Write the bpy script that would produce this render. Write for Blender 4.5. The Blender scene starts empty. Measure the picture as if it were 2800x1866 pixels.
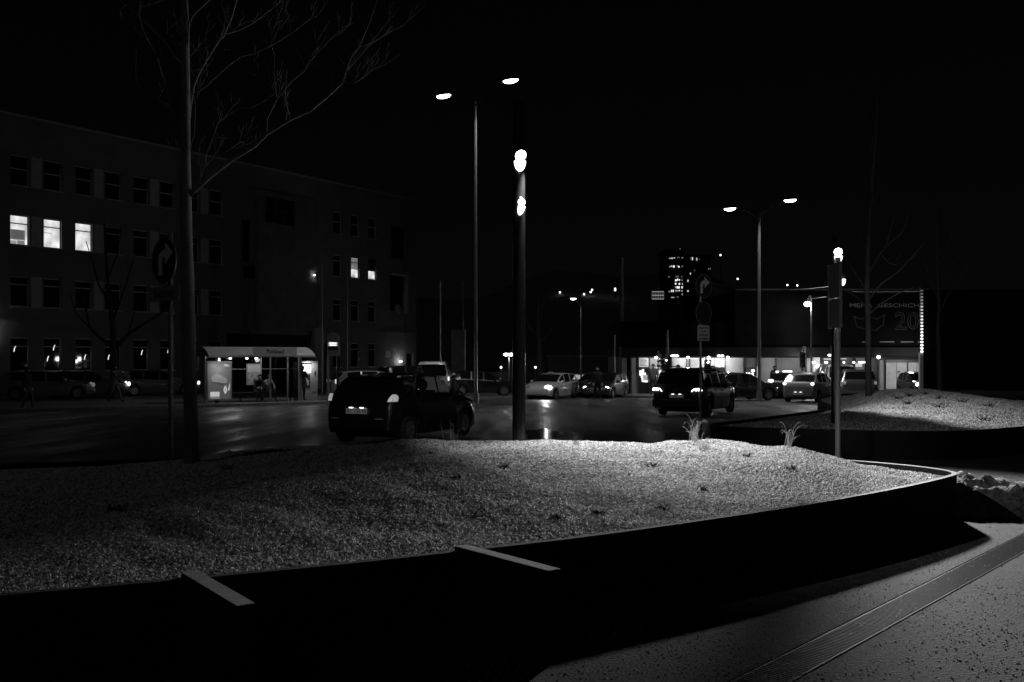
import bpy, bmesh, math, random
from math import sin, cos, pi, radians, sqrt, atan2, tan
from mathutils import Vector, Matrix
random.seed(7)
SC = bpy.context.scene
COL = SC.collection

# ------------------------------------------------------------------ camera, sky, moon, exposure
CAM_Z = 1.65
FPX = 2722.0
cd = bpy.data.cameras.new('camera')
cd.sensor_width = 36.0; cd.lens = 35.0
cd.shift_y = 42.0 / 2800.0
cd.clip_start = 0.05; cd.clip_end = 3000.0
cam = bpy.data.objects.new('camera', cd); COL.objects.link(cam)
cam.location = (0, 0, CAM_Z); cam.rotation_euler = (pi / 2, 0, 0)
SC.camera = cam

world = bpy.data.worlds.new('World'); SC.world = world; world.use_nodes = True
nt = world.node_tree; nt.nodes.clear()
wo = nt.nodes.new('ShaderNodeOutputWorld'); bg = nt.nodes.new('ShaderNodeBackground')
sky = nt.nodes.new('ShaderNodeTexSky'); sky.sky_type = 'NISHITA'; sky.sun_disc = False
sky.sun_elevation = radians(38); sky.sun_rotation = radians(204)
bw = nt.nodes.new('ShaderNodeRGBToBW')
nt.links.new(sky.outputs[0], bw.inputs[0]); nt.links.new(bw.outputs[0], bg.inputs[0])
bg.inputs[1].default_value = 0.00026
nt.links.new(bg.outputs[0], wo.inputs[0])
md = bpy.data.lights.new('moonlight', 'SUN'); md.energy = 0.022; md.angle = radians(8)
moon = bpy.data.objects.new('moonlight', md); COL.objects.link(moon)
moon.rotation_euler = (radians(52), 0, radians(-24))

SC.view_settings.view_transform = 'Standard'; SC.view_settings.look = 'None'
SC.view_settings.gamma = 1.0; SC.view_settings.use_curve_mapping = False
SC.view_settings.exposure = 0.0
SC.render.engine = 'CYCLES'
SC.cycles.use_denoising = True
SC.cycles.max_bounces = 5; SC.cycles.diffuse_bounces = 2; SC.cycles.glossy_bounces = 3
SC.cycles.transmission_bounces = 4; SC.cycles.transparent_max_bounces = 12
SC.cycles.sample_clamp_indirect = 1.5
SC.cycles.use_light_tree = True

# ------------------------------------------------------------------ helpers
def PX(px, Y): return (px - 1400.0) / FPX * Y
def PZ(py, Y): return CAM_Z - (py - 975.0) / FPX * Y
def road_z(Y): return -0.09 - 0.0117 * Y
def road_Y(py, lift=0.0): return FPX * (1.74 - lift) / (py - 1006.8)

MATS = {}
def mat(name, v=0.2, rough=0.6, metal=0.0, noise=0.0, nscale=8.0, bump=0.0, bscale=40.0, spec=0.5, coat=0.0, stretch=None):
    if name in MATS: return MATS[name]
    m = bpy.data.materials.new(name); m.use_nodes = True
    n = m.node_tree; b = n.nodes['Principled BSDF']
    b.inputs['Base Color'].default_value = (v, v, v, 1)
    b.inputs['Roughness'].default_value = rough
    b.inputs['Metallic'].default_value = metal
    b.inputs['Specular IOR Level'].default_value = spec
    if coat: b.inputs['Coat Weight'].default_value = coat; b.inputs['Coat Roughness'].default_value = 0.06
    tc = n.nodes.new('ShaderNodeTexCoord')
    src = tc.outputs['Object']
    if stretch:
        mp = n.nodes.new('ShaderNodeMapping'); mp.inputs['Scale'].default_value = stretch
        n.links.new(src, mp.inputs[0]); src = mp.outputs[0]
    if noise:
        t = n.nodes.new('ShaderNodeTexNoise'); t.inputs['Scale'].default_value = nscale
        t.inputs['Detail'].default_value = 6
        n.links.new(src, t.inputs['Vector'])
        r = n.nodes.new('ShaderNodeMapRange')
        r.inputs[1].default_value = 0.3; r.inputs[2].default_value = 0.7
        r.inputs[3].default_value = v * (1 - noise); r.inputs[4].default_value = v * (1 + noise)
        n.links.new(t.outputs[0], r.inputs[0])
        n.links.new(r.outputs[0], b.inputs['Base Color'])
    if bump:
        t2 = n.nodes.new('ShaderNodeTexNoise'); t2.inputs['Scale'].default_value = bscale
        t2.inputs['Detail'].default_value = 4
        n.links.new(src, t2.inputs['Vector'])
        bp = n.nodes.new('ShaderNodeBump'); bp.inputs['Strength'].default_value = bump
        bp.inputs['Distance'].default_value = 0.01
        n.links.new(t2.outputs[0], bp.inputs['Height']); n.links.new(bp.outputs[0], b.inputs['Normal'])
    MATS[name] = m
    return m

def emit(name, strength, sample=False, tex=None):
    if name in MATS: return MATS[name]
    m = bpy.data.materials.new(name); m.use_nodes = True
    n = m.node_tree; b = n.nodes['Principled BSDF']
    b.inputs['Base Color'].default_value = (0.5, 0.5, 0.5, 1)
    b.inputs['Emission Color'].default_value = (1, 1, 1, 1)
    b.inputs['Emission Strength'].default_value = strength
    if tex:
        tc = n.nodes.new('ShaderNodeTexCoord'); t = n.nodes.new('ShaderNodeTexNoise')
        t.inputs['Scale'].default_value = tex
        n.links.new(tc.outputs['Object'], t.inputs['Vector'])
        r = n.nodes.new('ShaderNodeMapRange'); r.inputs[1].default_value = 0.3; r.inputs[2].default_value = 0.7
        r.inputs[3].default_value = strength * 0.55; r.inputs[4].default_value = strength * 1.3
        n.links.new(t.outputs[0], r.inputs[0]); n.links.new(r.outputs[0], b.inputs['Emission Strength'])
    m.cycles.emission_sampling = 'AUTO' if sample else 'NONE'
    MATS[name] = m
    return m

def glass(name, tint=0.35, gloss=0.12, rough=0.03):
    if name in MATS: return MATS[name]
    m = bpy.data.materials.new(name); m.use_nodes = True
    n = m.node_tree; n.nodes.clear()
    o = n.nodes.new('ShaderNodeOutputMaterial'); mx = n.nodes.new('ShaderNodeMixShader')
    tr = n.nodes.new('ShaderNodeBsdfTransparent'); tr.inputs[0].default_value = (tint, tint, tint, 1)
    gl = n.nodes.new('ShaderNodeBsdfGlossy'); gl.inputs[0].default_value = (0.9, 0.9, 0.9, 1)
    gl.inputs['Roughness'].default_value = rough
    lw = n.nodes.new('ShaderNodeLayerWeight'); lw.inputs[0].default_value = 0.5
    pw = n.nodes.new('ShaderNodeMath'); pw.operation = 'POWER'; pw.inputs[1].default_value = 4.0
    ml = n.nodes.new('ShaderNodeMath'); ml.operation = 'MULTIPLY_ADD'; ml.inputs[1].default_value = 0.85; ml.inputs[2].default_value = 0.04
    n.links.new(lw.outputs['Facing'], pw.inputs[0]); n.links.new(pw.outputs[0], ml.inputs[0]); n.links.new(ml.outputs[0], mx.inputs[0])
    n.links.new(tr.outputs[0], mx.inputs[1]); n.links.new(gl.outputs[0], mx.inputs[2])
    n.links.new(mx.outputs[0], o.inputs[0])
    MATS[name] = m
    return m

class MB:
    def __init__(s): s.v = []; s.f = []
    def add(s, vs, fs):
        b = len(s.v); s.v += [tuple(p) for p in vs]; s.f += [tuple(i + b for i in f) for f in fs]; return s
    def box(s, x0, x1, y0, y1, z0, z1):
        return s.add([(x0,y0,z0),(x1,y0,z0),(x1,y1,z0),(x0,y1,z0),(x0,y0,z1),(x1,y0,z1),(x1,y1,z1),(x0,y1,z1)],
                     [(0,3,2,1),(4,5,6,7),(0,1,5,4),(1,2,6,5),(2,3,7,6),(3,0,4,7)])
    def cyl(s, c, r, h, n=12, r2=None, axis='z', cap=True):
        r2 = r if r2 is None else r2
        vs = []
        for k, (rr, hh) in enumerate(((r, 0), (r2, h))):
            for i in range(n):
                a = 2 * pi * i / n
                p = (rr * cos(a), rr * sin(a), hh)
                if axis == 'x': p = (hh, rr * cos(a), rr * sin(a))
                if axis == 'y': p = (rr * sin(a), hh, rr * cos(a))
                vs.append((c[0] + p[0], c[1] + p[1], c[2] + p[2]))
        fs = [(i, (i + 1) % n, n + (i + 1) % n, n + i) for i in range(n)]
        if cap: fs += [tuple(range(n - 1, -1, -1)), tuple(range(n, 2 * n))]
        return s.add(vs, fs)
    def tube(s, pts, rad, n=6):
        pts = [Vector(p) for p in pts]
        if not isinstance(rad, (list, tuple)): rad = [rad] * len(pts)
        rings = []
        prev = None
        for i, p in enumerate(pts):
            d = (pts[min(i + 1, len(pts) - 1)] - pts[max(i - 1, 0)])
            if d.length < 1e-9: d = Vector((0, 0, 1))
            d.normalize()
            ref = prev if prev is not None else (Vector((1, 0, 0)) if abs(d.x) < 0.8 else Vector((0, 1, 0)))
            u = ref - d * ref.dot(d)
            if u.length < 1e-4: u = Vector((0, 1, 0)) - d * d.y
            u.normalize(); w = d.cross(u); prev = u
            rings.append([p + (u * cos(2 * pi * k / n) + w * sin(2 * pi * k / n)) * rad[i] for k in range(n)])
        vs = [q for r in rings for q in r]
        fs = []
        for i in range(len(rings) - 1):
            for k in range(n):
                a = i * n + k; b = i * n + (k + 1) % n
                fs.append((a, b, b + n, a + n))
        fs.append(tuple(range(n - 1, -1, -1))); m = (len(rings) - 1) * n
        fs.append(tuple(range(m, m + n)))
        return s.add(vs, fs)
    def prism(s, pts, y0, y1, plane='xz'):
        n = len(pts)
        def mk(p, d):
            return (p[0], d, p[1]) if plane == 'xz' else ((p[0], p[1], d) if plane == 'xy' else (d, p[0], p[1]))
        vs = [mk(p, y0) for p in pts] + [mk(p, y1) for p in pts]
        fs = [tuple(range(n)), tuple(range(2 * n - 1, n - 1, -1))]
        fs += [(i, i + n, (i + 1) % n + n, (i + 1) % n) for i in range(n)]
        return s.add(vs, fs)
    def lathe(s, prof, n=16, c=(0, 0, 0), axis='z'):
        vs = []
        for r, h in prof:
            for i in range(n):
                a = 2 * pi * i / n
                p = (r * cos(a), r * sin(a), h)
                if axis == 'y': p = (r * cos(a), h, r * sin(a))
                vs.append((c[0] + p[0], c[1] + p[1], c[2] + p[2]))
        fs = []
        for j in range(len(prof) - 1):
            for i in range(n):
                fs.append((j * n + i, j * n + (i + 1) % n, (j + 1) * n + (i + 1) % n, (j + 1) * n + i))
        return s.add(vs, fs)
    def ball(s, c, r, n=10, sq=(1, 1, 1)):
        prof = [(max(1e-4, sin(pi * k / n)), -cos(pi * k / n)) for k in range(n + 1)]
        t = MB(); t.lathe(prof, n + 2)
        return s.add([(c[0] + p[0] * r * sq[0], c[1] + p[1] * r * sq[1], c[2] + p[2] * r * sq[2]) for p in t.v], t.f)
    def xf(s, M):
        s.v = [tuple(M @ Vector(p)) for p in s.v]; return s
    def build(s, name, m, parent=None, smooth=False, loc=None, rotz=0.0, fix=True):
        me = bpy.data.meshes.new(name); me.from_pydata(s.v, [], s.f); me.update()
        if fix:
            bm = bmesh.new(); bm.from_mesh(me)
            bmesh.ops.recalc_face_normals(bm, faces=bm.faces); bm.to_mesh(me); bm.free()
        if smooth:
            for p in me.polygons: p.use_smooth = True
            if smooth != 'all':
                me.set_sharp_from_angle(angle=radians(smooth if smooth > 1 else 40))
        o = bpy.data.objects.new(name, me); COL.objects.link(o)
        if m: me.materials.append(m)
        if parent: o.parent = parent
        if loc: o.location = loc
        if rotz: o.rotation_euler = (0, 0, rotz)
        return o

def tag(o, label=None, cat=None, group=None, kind=None):
    if label: o['label'] = label
    if cat: o['category'] = cat
    if group: o['group'] = group
    if kind: o['kind'] = kind
    return o
def thing(name, label, cat, loc=(0, 0, 0), rotz=0.0, group=None):
    o = bpy.data.objects.new(name, None); COL.objects.link(o)
    o.location = loc; o.rotation_euler = (0, 0, rotz); o.empty_display_size = 0.3
    return tag(o, label, cat, group)
def copy_tree(o, parent=None):
    c = o.copy(); COL.objects.link(c)
    if parent: c.parent = parent
    for ch in [x for x in bpy.data.objects if x.parent == o]: copy_tree(ch, c)
    return c
def inst(o, parent, loc, rotz=None):
    c = o.copy(); COL.objects.link(c); c.parent = parent; c.location = loc
    if rotz is not None: c.rotation_euler = (0, 0, rotz)
    return c

def text(name, s, size, m, parent=None, loc=(0, 0, 0), rot=(pi / 2, 0, 0), depth=0.002, align='CENTER', sx=1.0, outline=0.0, kind=None):
    cu = bpy.data.curves.new(name, 'FONT'); cu.body = s; cu.size = size; cu.extrude = depth
    cu.align_x = align; cu.align_y = 'CENTER'; cu.resolution_u = 2
    if outline:
        cu.fill_mode = 'NONE'; cu.bevel_depth = outline; cu.extrude = 0; cu.bevel_resolution = 0
    t = bpy.data.objects.new(name, cu); COL.objects.link(t)
    dg = bpy.context.evaluated_depsgraph_get()
    me = bpy.data.meshes.new_from_object(t.evaluated_get(dg))
    bpy.data.objects.remove(t); bpy.data.curves.remove(cu)
    me.materials.clear(); me.materials.append(m)
    o = bpy.data.objects.new(name, me); COL.objects.link(o)
    o.location = loc; o.rotation_euler = rot; o.scale = (sx, 1, 1)
    if parent: o.parent = parent
    if kind: o['kind'] = kind
    return o

def lamp(name, kind, loc, power, radius=0.08, aim=None, angle=60, blend=0.5, parent=None):
    d = bpy.data.lights.new(name, kind); d.energy = power
    d.shadow_soft_size = radius
    o = bpy.data.objects.new(name, d); COL.objects.link(o); o.location = loc
    if kind == 'SPOT':
        d.spot_size = radians(angle); d.spot_blend = blend
        v = Vector(aim) - Vector(loc)
        o.rotation_euler = v.to_track_quat('-Z', 'Y').to_euler()
    if parent: o.parent = parent
    return o

def lerp_tab(tab, x):
    if x <= tab[0][0]: return tab[0][1]
    for (a, va), (b, vb) in zip(tab, tab[1:]):
        if x <= b:
            t = (x - a) / (b - a) if b > a else 0
            return va + (vb - va) * t
    return tab[-1][1]
def smooth_closed(pts, n):
    out = []; N = len(pts)
    for i in range(N):
        p0, p1, p2, p3 = [Vector(pts[(i + k - 1) % N]) for k in range(4)]
        for j in range(n):
            t = j / n
            out.append(0.5 * ((2 * p1) + (p2 - p0) * t + (2 * p0 - 5 * p1 + 4 * p2 - p3) * t * t + (3 * p1 - p0 - 3 * p2 + p3) * t ** 3))
    return [(p.x, p.y) for p in out]

# ------------------------------------------------------------------ ground
M_ASPH = mat('asphalt', 0.05, 0.42, noise=0.35, nscale=0.6, bump=0.25, bscale=60, spec=0.5, stretch=(1, 1, 1))
M_PATH = mat('path_asphalt', 0.023, 0.85, noise=0.35, nscale=5, bump=1.0, bscale=55, spec=.1)
def mottle():
    n = M_PATH.node_tree; b = n.nodes['Principled BSDF']; tc = n.nodes.new('ShaderNodeTexCoord')
    old = b.inputs['Base Color'].links[0].from_socket
    t = n.nodes.new('ShaderNodeTexNoise'); t.inputs['Scale'].default_value = 0.8; t.inputs['Detail'].default_value = 8; t.inputs['Roughness'].default_value = .7
    v = n.nodes.new('ShaderNodeTexVoronoi'); v.inputs['Scale'].default_value = 75
    n.links.new(tc.outputs['Object'], t.inputs['Vector']); n.links.new(tc.outputs['Object'], v.inputs['Vector'])
    r1 = n.nodes.new('ShaderNodeMapRange'); r1.inputs[1].default_value = .35; r1.inputs[2].default_value = .65; r1.inputs[3].default_value = .55; r1.inputs[4].default_value = 1.35
    sc_ = n.nodes.new('ShaderNodeSeparateColor'); r2 = n.nodes.new('ShaderNodeMapRange'); r2.inputs[1].default_value = .3; r2.inputs[2].default_value = 1.0; r2.inputs[3].default_value = .55; r2.inputs[4].default_value = 2.2
    n.links.new(t.outputs[0], r1.inputs[0]); n.links.new(v.outputs['Color'], sc_.inputs[0]); n.links.new(sc_.outputs[0], r2.inputs[0])
    m1 = n.nodes.new('ShaderNodeMath'); m1.operation = 'MULTIPLY'; m2 = n.nodes.new('ShaderNodeMath'); m2.operation = 'MULTIPLY'
    n.links.new(r1.outputs[0], m1.inputs[0]); n.links.new(r2.outputs[0], m1.inputs[1]); n.links.new(m1.outputs[0], m2.inputs[0]); n.links.new(old, m2.inputs[1])
    n.links.new(m2.outputs[0], b.inputs['Base Color'])
mottle()
M_CONC = mat('concrete', 0.28, 0.8, noise=0.18, nscale=2.5, bump=0.3, bscale=30)
M_STEEL = mat('weathered_steel', 0.014, 0.6, noise=0.35, nscale=3, bump=0.2, bscale=25, spec=0.15)
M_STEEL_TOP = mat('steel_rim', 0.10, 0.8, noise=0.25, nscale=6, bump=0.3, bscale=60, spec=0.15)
M_WHITE = mat('road_paint', 0.42, 0.6, noise=0.5, nscale=3)

# wet asphalt: roughness varies in patches
def wet_asphalt():
    m = M_ASPH; n = m.node_tree; b = n.nodes['Principled BSDF']
    tc = n.nodes.new('ShaderNodeTexCoord'); mp = n.nodes.new('ShaderNodeMapping')
    mp.inputs['Rotation'].default_value = (0, 0, radians(-42)); mp.inputs['Scale'].default_value = (0.8, 0.12, 1)
    mp.inputs['Rotation'].default_value = (0, 0, radians(45))
    t = n.nodes.new('ShaderNodeTexNoise'); t.inputs['Scale'].default_value = 1.3; t.inputs['Detail'].default_value = 5
    n.links.new(tc.outputs['Object'], mp.inputs[0]); n.links.new(mp.outputs[0], t.inputs['Vector'])
    r = n.nodes.new('ShaderNodeMapRange'); r.inputs[1].default_value = 0.35; r.inputs[2].default_value = 0.65
    r.inputs[3].default_value = 0.30; r.inputs[4].default_value = 0.62
    n.links.new(t.outputs[0], r.inputs[0]); n.links.new(r.outputs[0], b.inputs['Roughness'])
wet_asphalt()

g = MB()
ys = [-60, 0, 12, 20, 30, 45, 60, 90, 140, 220, 400, 700]
def gz(Y): return road_z(max(Y, 5)) if Y < 220 else road_z(220)
for i, Y in enumerate(ys):
    g.v += [(-420, Y, gz(Y)), (420, Y, gz(Y))]
for i in range(len(ys) - 1): g.f.append((2*i, 2*i+1, 2*i+3, 2*i+2))
tag(g.build('road', M_ASPH), kind='structure')

# foot path on which the camera stands, 0.3 to 0.4 m above the road
path_poly = [(-24,-9),(42,-9),(42,48),(16,48),(11,33),(8.0,24.5),(5.2,19.8),(3.6,18.0),(3.3,15),(2.6,12.7),(-1,12.2),(-5,11.4),(-9,9.4),(-14,8),(-24,6)]
p = MB(); n_ = len(path_poly)
p.v = [(x, y, 0.0) for x, y in path_poly] + [(x, y, -1.2) for x, y in path_poly]
p.f = [tuple(range(n_))] + [(i, i + n_, (i + 1) % n_ + n_, (i + 1) % n_) for i in range(n_)]
tag(p.build('path', M_PATH), kind='structure')

# far hill behind the town, black against the sky
h = MB(); nx = 60
for i in range(nx + 1):
    x = -400 + 900 * i / nx
    top = 28 + 9 * sin(x * 0.011 + 1) + 5 * sin(x * 0.031) + 3 * sin(x * 0.09)
    for (yy, zz) in ((330, -4), (390, top * 0.45), (470, top), (640, top * 0.3)):
        h.v.append((x, yy, zz))
for i in range(nx):
    for j in range(3):
        a = i * 4 + j; h.f.append((a, a + 4, a + 5, a + 1))
tag(h.build('hills', mat('hill_ground', 0.17, 0.9), smooth=60), kind='structure')

# road direction (bus lane, kerbs)
RD = Vector((0.745, 0.667, 0)).normalized()
def along(x0, y0, d0, d1, w, lift, name, m, height=None, off=0.0):
    nrm = Vector((-RD.y, RD.x, 0))
    b = MB(); N = 14
    for i in range(N + 1):
        c = Vector((x0, y0, 0)) + RD * (d0 + (d1 - d0) * i / N) + nrm * off
        for s_ in (0, 1):
            q = c + nrm * (w * s_)
            b.v.append((q.x, q.y, road_z(q.y) + lift))
            if height is not None: b.v.append((q.x, q.y, road_z(q.y) + lift - height))
    k = 2 if height is None else 4
    for i in range(N):
        a = i * k
        if height is None: b.f.append((a, a + 2, a + 3, a + 1))
        else:
            b.f += [(a, a + 4, a + 6, a + 2), (a, a + 1, a + 5, a + 4), (a + 2, a + 6, a + 7, a + 3)]
    if height is not None: b.f += [(0, 2, 3, 1), (N*4, N*4+1, N*4+3, N*4+2)]
    return tag(b.build(name, m), kind='structure')
# stop platform kerb passes just in front of the shelter
KX, KY = PX(592, 44.3), 44.3
along(KX, KY, -45, 21, 9.0, 0.13, 'pavement', mat('paving', 0.12, 0.75, noise=0.25, nscale=1.5, bump=0.4, bscale=20), 0.25, 0.3)
along(KX, KY, -45, 21, 0.3, 0.135, 'kerb', mat('kerbstone', 0.24, 0.7, noise=0.3, nscale=5), 0.25, 0.0)
nrm = Vector((-RD.y, RD.x, 0))
along(KX, KY, -40, 60, 0.12, 0.004, 'road_marking', M_WHITE, off=-4.4)
for k in range(7):
    along(KX, KY, -18 + k * 9, -18 + k * 9 + 3.2, 0.12, 0.004, 'road_marking', M_WHITE, off=-10.5)
along(KX, KY, 10, 75, 0.12, 0.004, 'road_marking', M_WHITE, off=-16.5)
# island along the far side in front of the shops
b = MB()
isl = [(PX(1560,66),64.5),(PX(1500,64),62.5),(PX(1760,59),57.5),(PX(2020,57),55.8),(PX(2050,60),57),(PX(2600,60),57.5),(PX(2600,60)+14,59),(PX(2600,60)+14,74),(-8,74),(-8,66.5)]
b.v = [(x, y, road_z(y) + 0.12) for x, y in isl] + [(x, y, road_z(y) - 0.2) for x, y in isl]
k = len(isl); b.f = [tuple(range(k))] + [(i, i + k, (i + 1) % k + k, (i + 1) % k) for i in range(k)]
tag(b.build('pavement', MATS['paving']), kind='structure')
# parking strip / forecourt in front of the office block
along(KX, KY, -60, 60, 26.0, 0.128, 'forecourt', mat('forecourt_asphalt', 0.06, 0.7, noise=0.3, nscale=0.7), 0.2, 9.302)

# ------------------------------------------------------------------ planters with gravel mounds
def gravel_gn(o, density, size, m, seed):
    stones = []
    for k in range(4):
        bm = bmesh.new(); bmesh.ops.create_icosphere(bm, subdivisions=1, radius=1.0)
        rr = random.Random(100 + k)
        for v in bm.verts: v.co = Vector((v.co.x * 1.0, v.co.y * 0.8, v.co.z * 0.62)) * rr.uniform(0.78, 1.18)
        me = bpy.data.meshes.new('stone'); bm.to_mesh(me); bm.free(); me.materials.append(m)
        stones.append(me)
    ng = bpy.data.node_groups.new('gravel_scatter', 'GeometryNodeTree')
    ng.interface.new_socket('Geometry', in_out='INPUT', socket_type='NodeSocketGeometry')
    ng.interface.new_socket('Geometry', in_out='OUTPUT', socket_type='NodeSocketGeometry')
    N = ng.nodes; L = ng.links
    gi = N.new('NodeGroupInput'); go = N.new('NodeGroupOutput'); jn = N.new('GeometryNodeJoinGeometry')
    L.new(gi.outputs[0], jn.inputs[0])
    for k in range(3):
        dp = N.new('GeometryNodeDistributePointsOnFaces'); dp.inputs['Density'].default_value = density / 3
        dp.inputs['Seed'].default_value = seed + k
        L.new(gi.outputs[0], dp.inputs['Mesh'])
        # a stone from primitives: ico sphere, squashed by random scale
        ic = N.new('GeometryNodeMeshIcoSphere'); ic.inputs['Radius'].default_value = size; ic.inputs['Subdivisions'].default_value = 1
        sm = N.new('GeometryNodeSetMaterial'); sm.inputs['Material'].default_value = m
        L.new(ic.outputs[0], sm.inputs[0])
        io = N.new('GeometryNodeInstanceOnPoints')
        L.new(dp.outputs['Points'], io.inputs['Points']); L.new(sm.outputs[0], io.inputs['Instance'])
        rv = N.new('FunctionNodeRandomValue'); rv.data_type = 'FLOAT_VECTOR'
        rv.inputs[0].default_value = (0, 0, 0); rv.inputs[1].default_value = (6.28, 6.28, 6.28); rv.inputs['Seed'].default_value = 3 + k
        sv = N.new('FunctionNodeRandomValue'); sv.data_type = 'FLOAT_VECTOR'
        kk = (0.75, 1.0, 1.35)[k]; sv.inputs[0].default_value = (0.5 * kk, 0.4 * kk, 0.3 * kk); sv.inputs[1].default_value = (1.5 * kk, 1.2 * kk, 0.95 * kk); sv.inputs['Seed'].default_value = 30 + k
        L.new(rv.outputs[0], io.inputs['Rotation']); L.new(sv.outputs[0], io.inputs['Scale'])
        L.new(io.outputs[0], jn.inputs[0])
    L.new(jn.outputs[0], go.inputs[0])
    md_ = o.modifiers.new('gravel', 'NODES'); md_.node_group = ng

def stone_mat(name, v):
    m = mat(name, v, 0.75)
    n = m.node_tree; b_ = n.nodes['Principled BSDF']
    oi = n.nodes.new('ShaderNodeObjectInfo'); r = n.nodes.new('ShaderNodeMapRange')
    r.inputs[3].default_value = v * 0.45; r.inputs[4].default_value = v * 1.6
    n.links.new(oi.outputs['Random'], r.inputs[0]); n.links.new(r.outputs[0], b_.inputs['Base Color'])
    return m
M_STONE = stone_mat('gravel_stone', 0.68)
M_SOIL = mat('gravel_bed', 0.30, 0.9, noise=0.3, nscale=30, bump=0.8, bscale=90)

def planter(name, label, outline, spine, crest, rim=0.45, seed=1, wall_t=0.03, edge=0.06):
    root = thing(name, label, 'planter')
    ol = smooth_closed(outline, 8); N = len(ol)
    cx = sum(q[0] for q in ol) / N; cy = sum(q[1] for q in ol) / N
    inner = []
    for i in range(N):
        a = Vector(ol[i - 1]); c = Vector(ol[(i + 1) % N]); d = (c - a).normalized(); nn = Vector((-d.y, d.x))
        q = Vector(ol[i])
        if (q + nn * 0.01 - Vector((cx, cy))).length > (q - Vector((cx, cy))).length: nn = -nn
        inner.append(q + nn * wall_t)
    w = MB(); 
    for i in range(N):
        o_, n2 = ol[i], inner[i]
        w.v += [(o_[0], o_[1], -0.6), (o_[0], o_[1], rim), (n2.x, n2.y, rim), (n2.x, n2.y, 0.1)]
    for i in range(N):
        a = i * 4; c = ((i + 1) % N) * 4
        w.f += [(a, c, c + 1, a + 1), (a + 1, c + 1, c + 2, a + 2), (a + 2, c + 2, c + 3, a + 3)]
    w.build('wall', M_STEEL, root)
    # folded rim strip lying on the wall
    w2 = MB()
    for i in range(N):
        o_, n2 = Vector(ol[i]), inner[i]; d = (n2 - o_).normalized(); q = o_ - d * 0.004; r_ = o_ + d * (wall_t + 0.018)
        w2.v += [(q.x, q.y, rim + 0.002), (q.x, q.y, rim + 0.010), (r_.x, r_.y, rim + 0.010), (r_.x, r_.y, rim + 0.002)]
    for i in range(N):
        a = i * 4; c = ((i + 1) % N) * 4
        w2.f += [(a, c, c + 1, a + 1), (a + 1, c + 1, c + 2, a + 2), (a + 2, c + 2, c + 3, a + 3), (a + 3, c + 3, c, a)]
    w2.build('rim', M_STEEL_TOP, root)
    # mound
    m = MB(); R = 22; rr = random.Random(seed)
    sp = [Vector(q) for q in spine]
    def near(q):
        best = None
        for a, c in zip(sp, sp[1:]):
            t = max(0, min(1, (q - a).dot(c - a) / (c - a).length_squared)); r_ = a + (c - a) * t
            if best is None or (q - r_).length < best[0]: best = ((q - r_).length, r_)
        return best[1]
    from mathutils import noise as mn
    def zz(x, y, t):
        e = rim - edge
        s_ = 0.5 + 0.5 * cos(pi * t ** 1.15)
        z = e + (lerp_tab(crest, x) - e) * s_
        z += 0.045 * mn.noise(Vector((x * 1.1, y * 1.1, seed))) * (1 - t ** 6) + 0.040 * mn.noise(Vector((x * 3.1, y * 3.1, seed + 5))) * (1 - t ** 6)
        return z
    for i in range(N):
        q = inner[i]; c = near(q)
        for j in range(R + 1):
            t = j / R; pt = c + (q - c) * t
            m.v.append((pt.x, pt.y, zz(pt.x, pt.y, t)))
    for i in range(N):
        for j in range(R):
            a = i * (R + 1) + j; c = ((i + 1) % N) * (R + 1) + j
            m.f.append((a, a + 1, c + 1, c))
    mo = m.build('gravel', M_SOIL, smooth='all')
    return root, mo, zz, near

P1_out = [(-2.55,4.96),(-1.31,5.53),(-0.33,6.07),(0.744,6.75),(2.34,7.97),(3.5,9.0),(4.28,9.8),(4.55,10.2),(4.5,10.62),(4.2,11.1),(3.6,11.6),(2.2,12.1),(0.4,12.3),(-1.8,12.1),(-4.4,11.5),(-7,10.4),(-9,8.6),(-9.4,6.3),(-8,4.6),(-5.6,4.0),(-3.9,4.4)]
P1_crest = [(-9,0.40),(-6,0.44),(-4.9,0.48),(-3.96,0.56),(-3.2,0.62),(-2.65,0.69),(-1.5,0.74),(0,0.745),(2.2,0.725),(3.0,0.66),(3.6,0.52),(4.4,0.42)]
P1, G1, z1, near1 = planter('planter', 'low dark steel walled planter in front, heaped with pale gravel', P1_out,
    [(-7.2,7.6),(-5,9.1),(-2.6,9.9),(0,10.4),(2.6,10.75),(3.4,10.6)], P1_crest, seed=3)
tag(G1, 'pale gravel heaped in the near planter, lit on its crest', 'gravel', kind='stuff')
P2_out = [(3.45,17.3),(5.1,16.3),(7.0,15.9),(8.8,17.0),(11.2,19.0),(13.4,22.5),(14.5,27),(13.4,31.5),(10.6,31.8),(8.6,28),(7.4,23.2),(5.0,19.6)]
P2, G2, z2, near2 = planter('planter', 'far steel walled planter beside the road, with gravel mound and bare trees', P2_out,
    [(6.6,18.6),(9.3,22.8),(10.8,27.0)], [(3,0.44),(5,0.5),(7,0.6),(9,0.72),(11,0.74),(14,0.6)], seed=11)
tag(G2, 'gravel mound of the far planter, lit on its right half', 'gravel', kind='stuff')
def mound_z(x, y, zf, near, inner_pts):
    q = Vector((x, y)); c = near(q)
    # distance ratio along the ray from spine to outline
    d = (q - c)
    if d.length < 1e-6: return zf(x, y, 0)
    best = 99
    for i in range(len(inner_pts)):
        a = Vector(inner_pts[i - 1]); b_ = Vector(inner_pts[i])
        e = b_ - a; den = d.x * e.y - d.y * e.x
        if abs(den) < 1e-9: continue
        t = ((a.x - c.x) * e.y - (a.y - c.y) * e.x) / den
        s_ = ((a.x - c.x) * d.y - (a.y - c.y) * d.x) / den
        if t > 0 and 0 <= s_ <= 1: best = min(best, t)
    return zf(x, y, min(1, 1 / best))
def mz1(x, y): return mound_z(x, y, z1, near1, smooth_closed(P1_out, 4))
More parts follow.
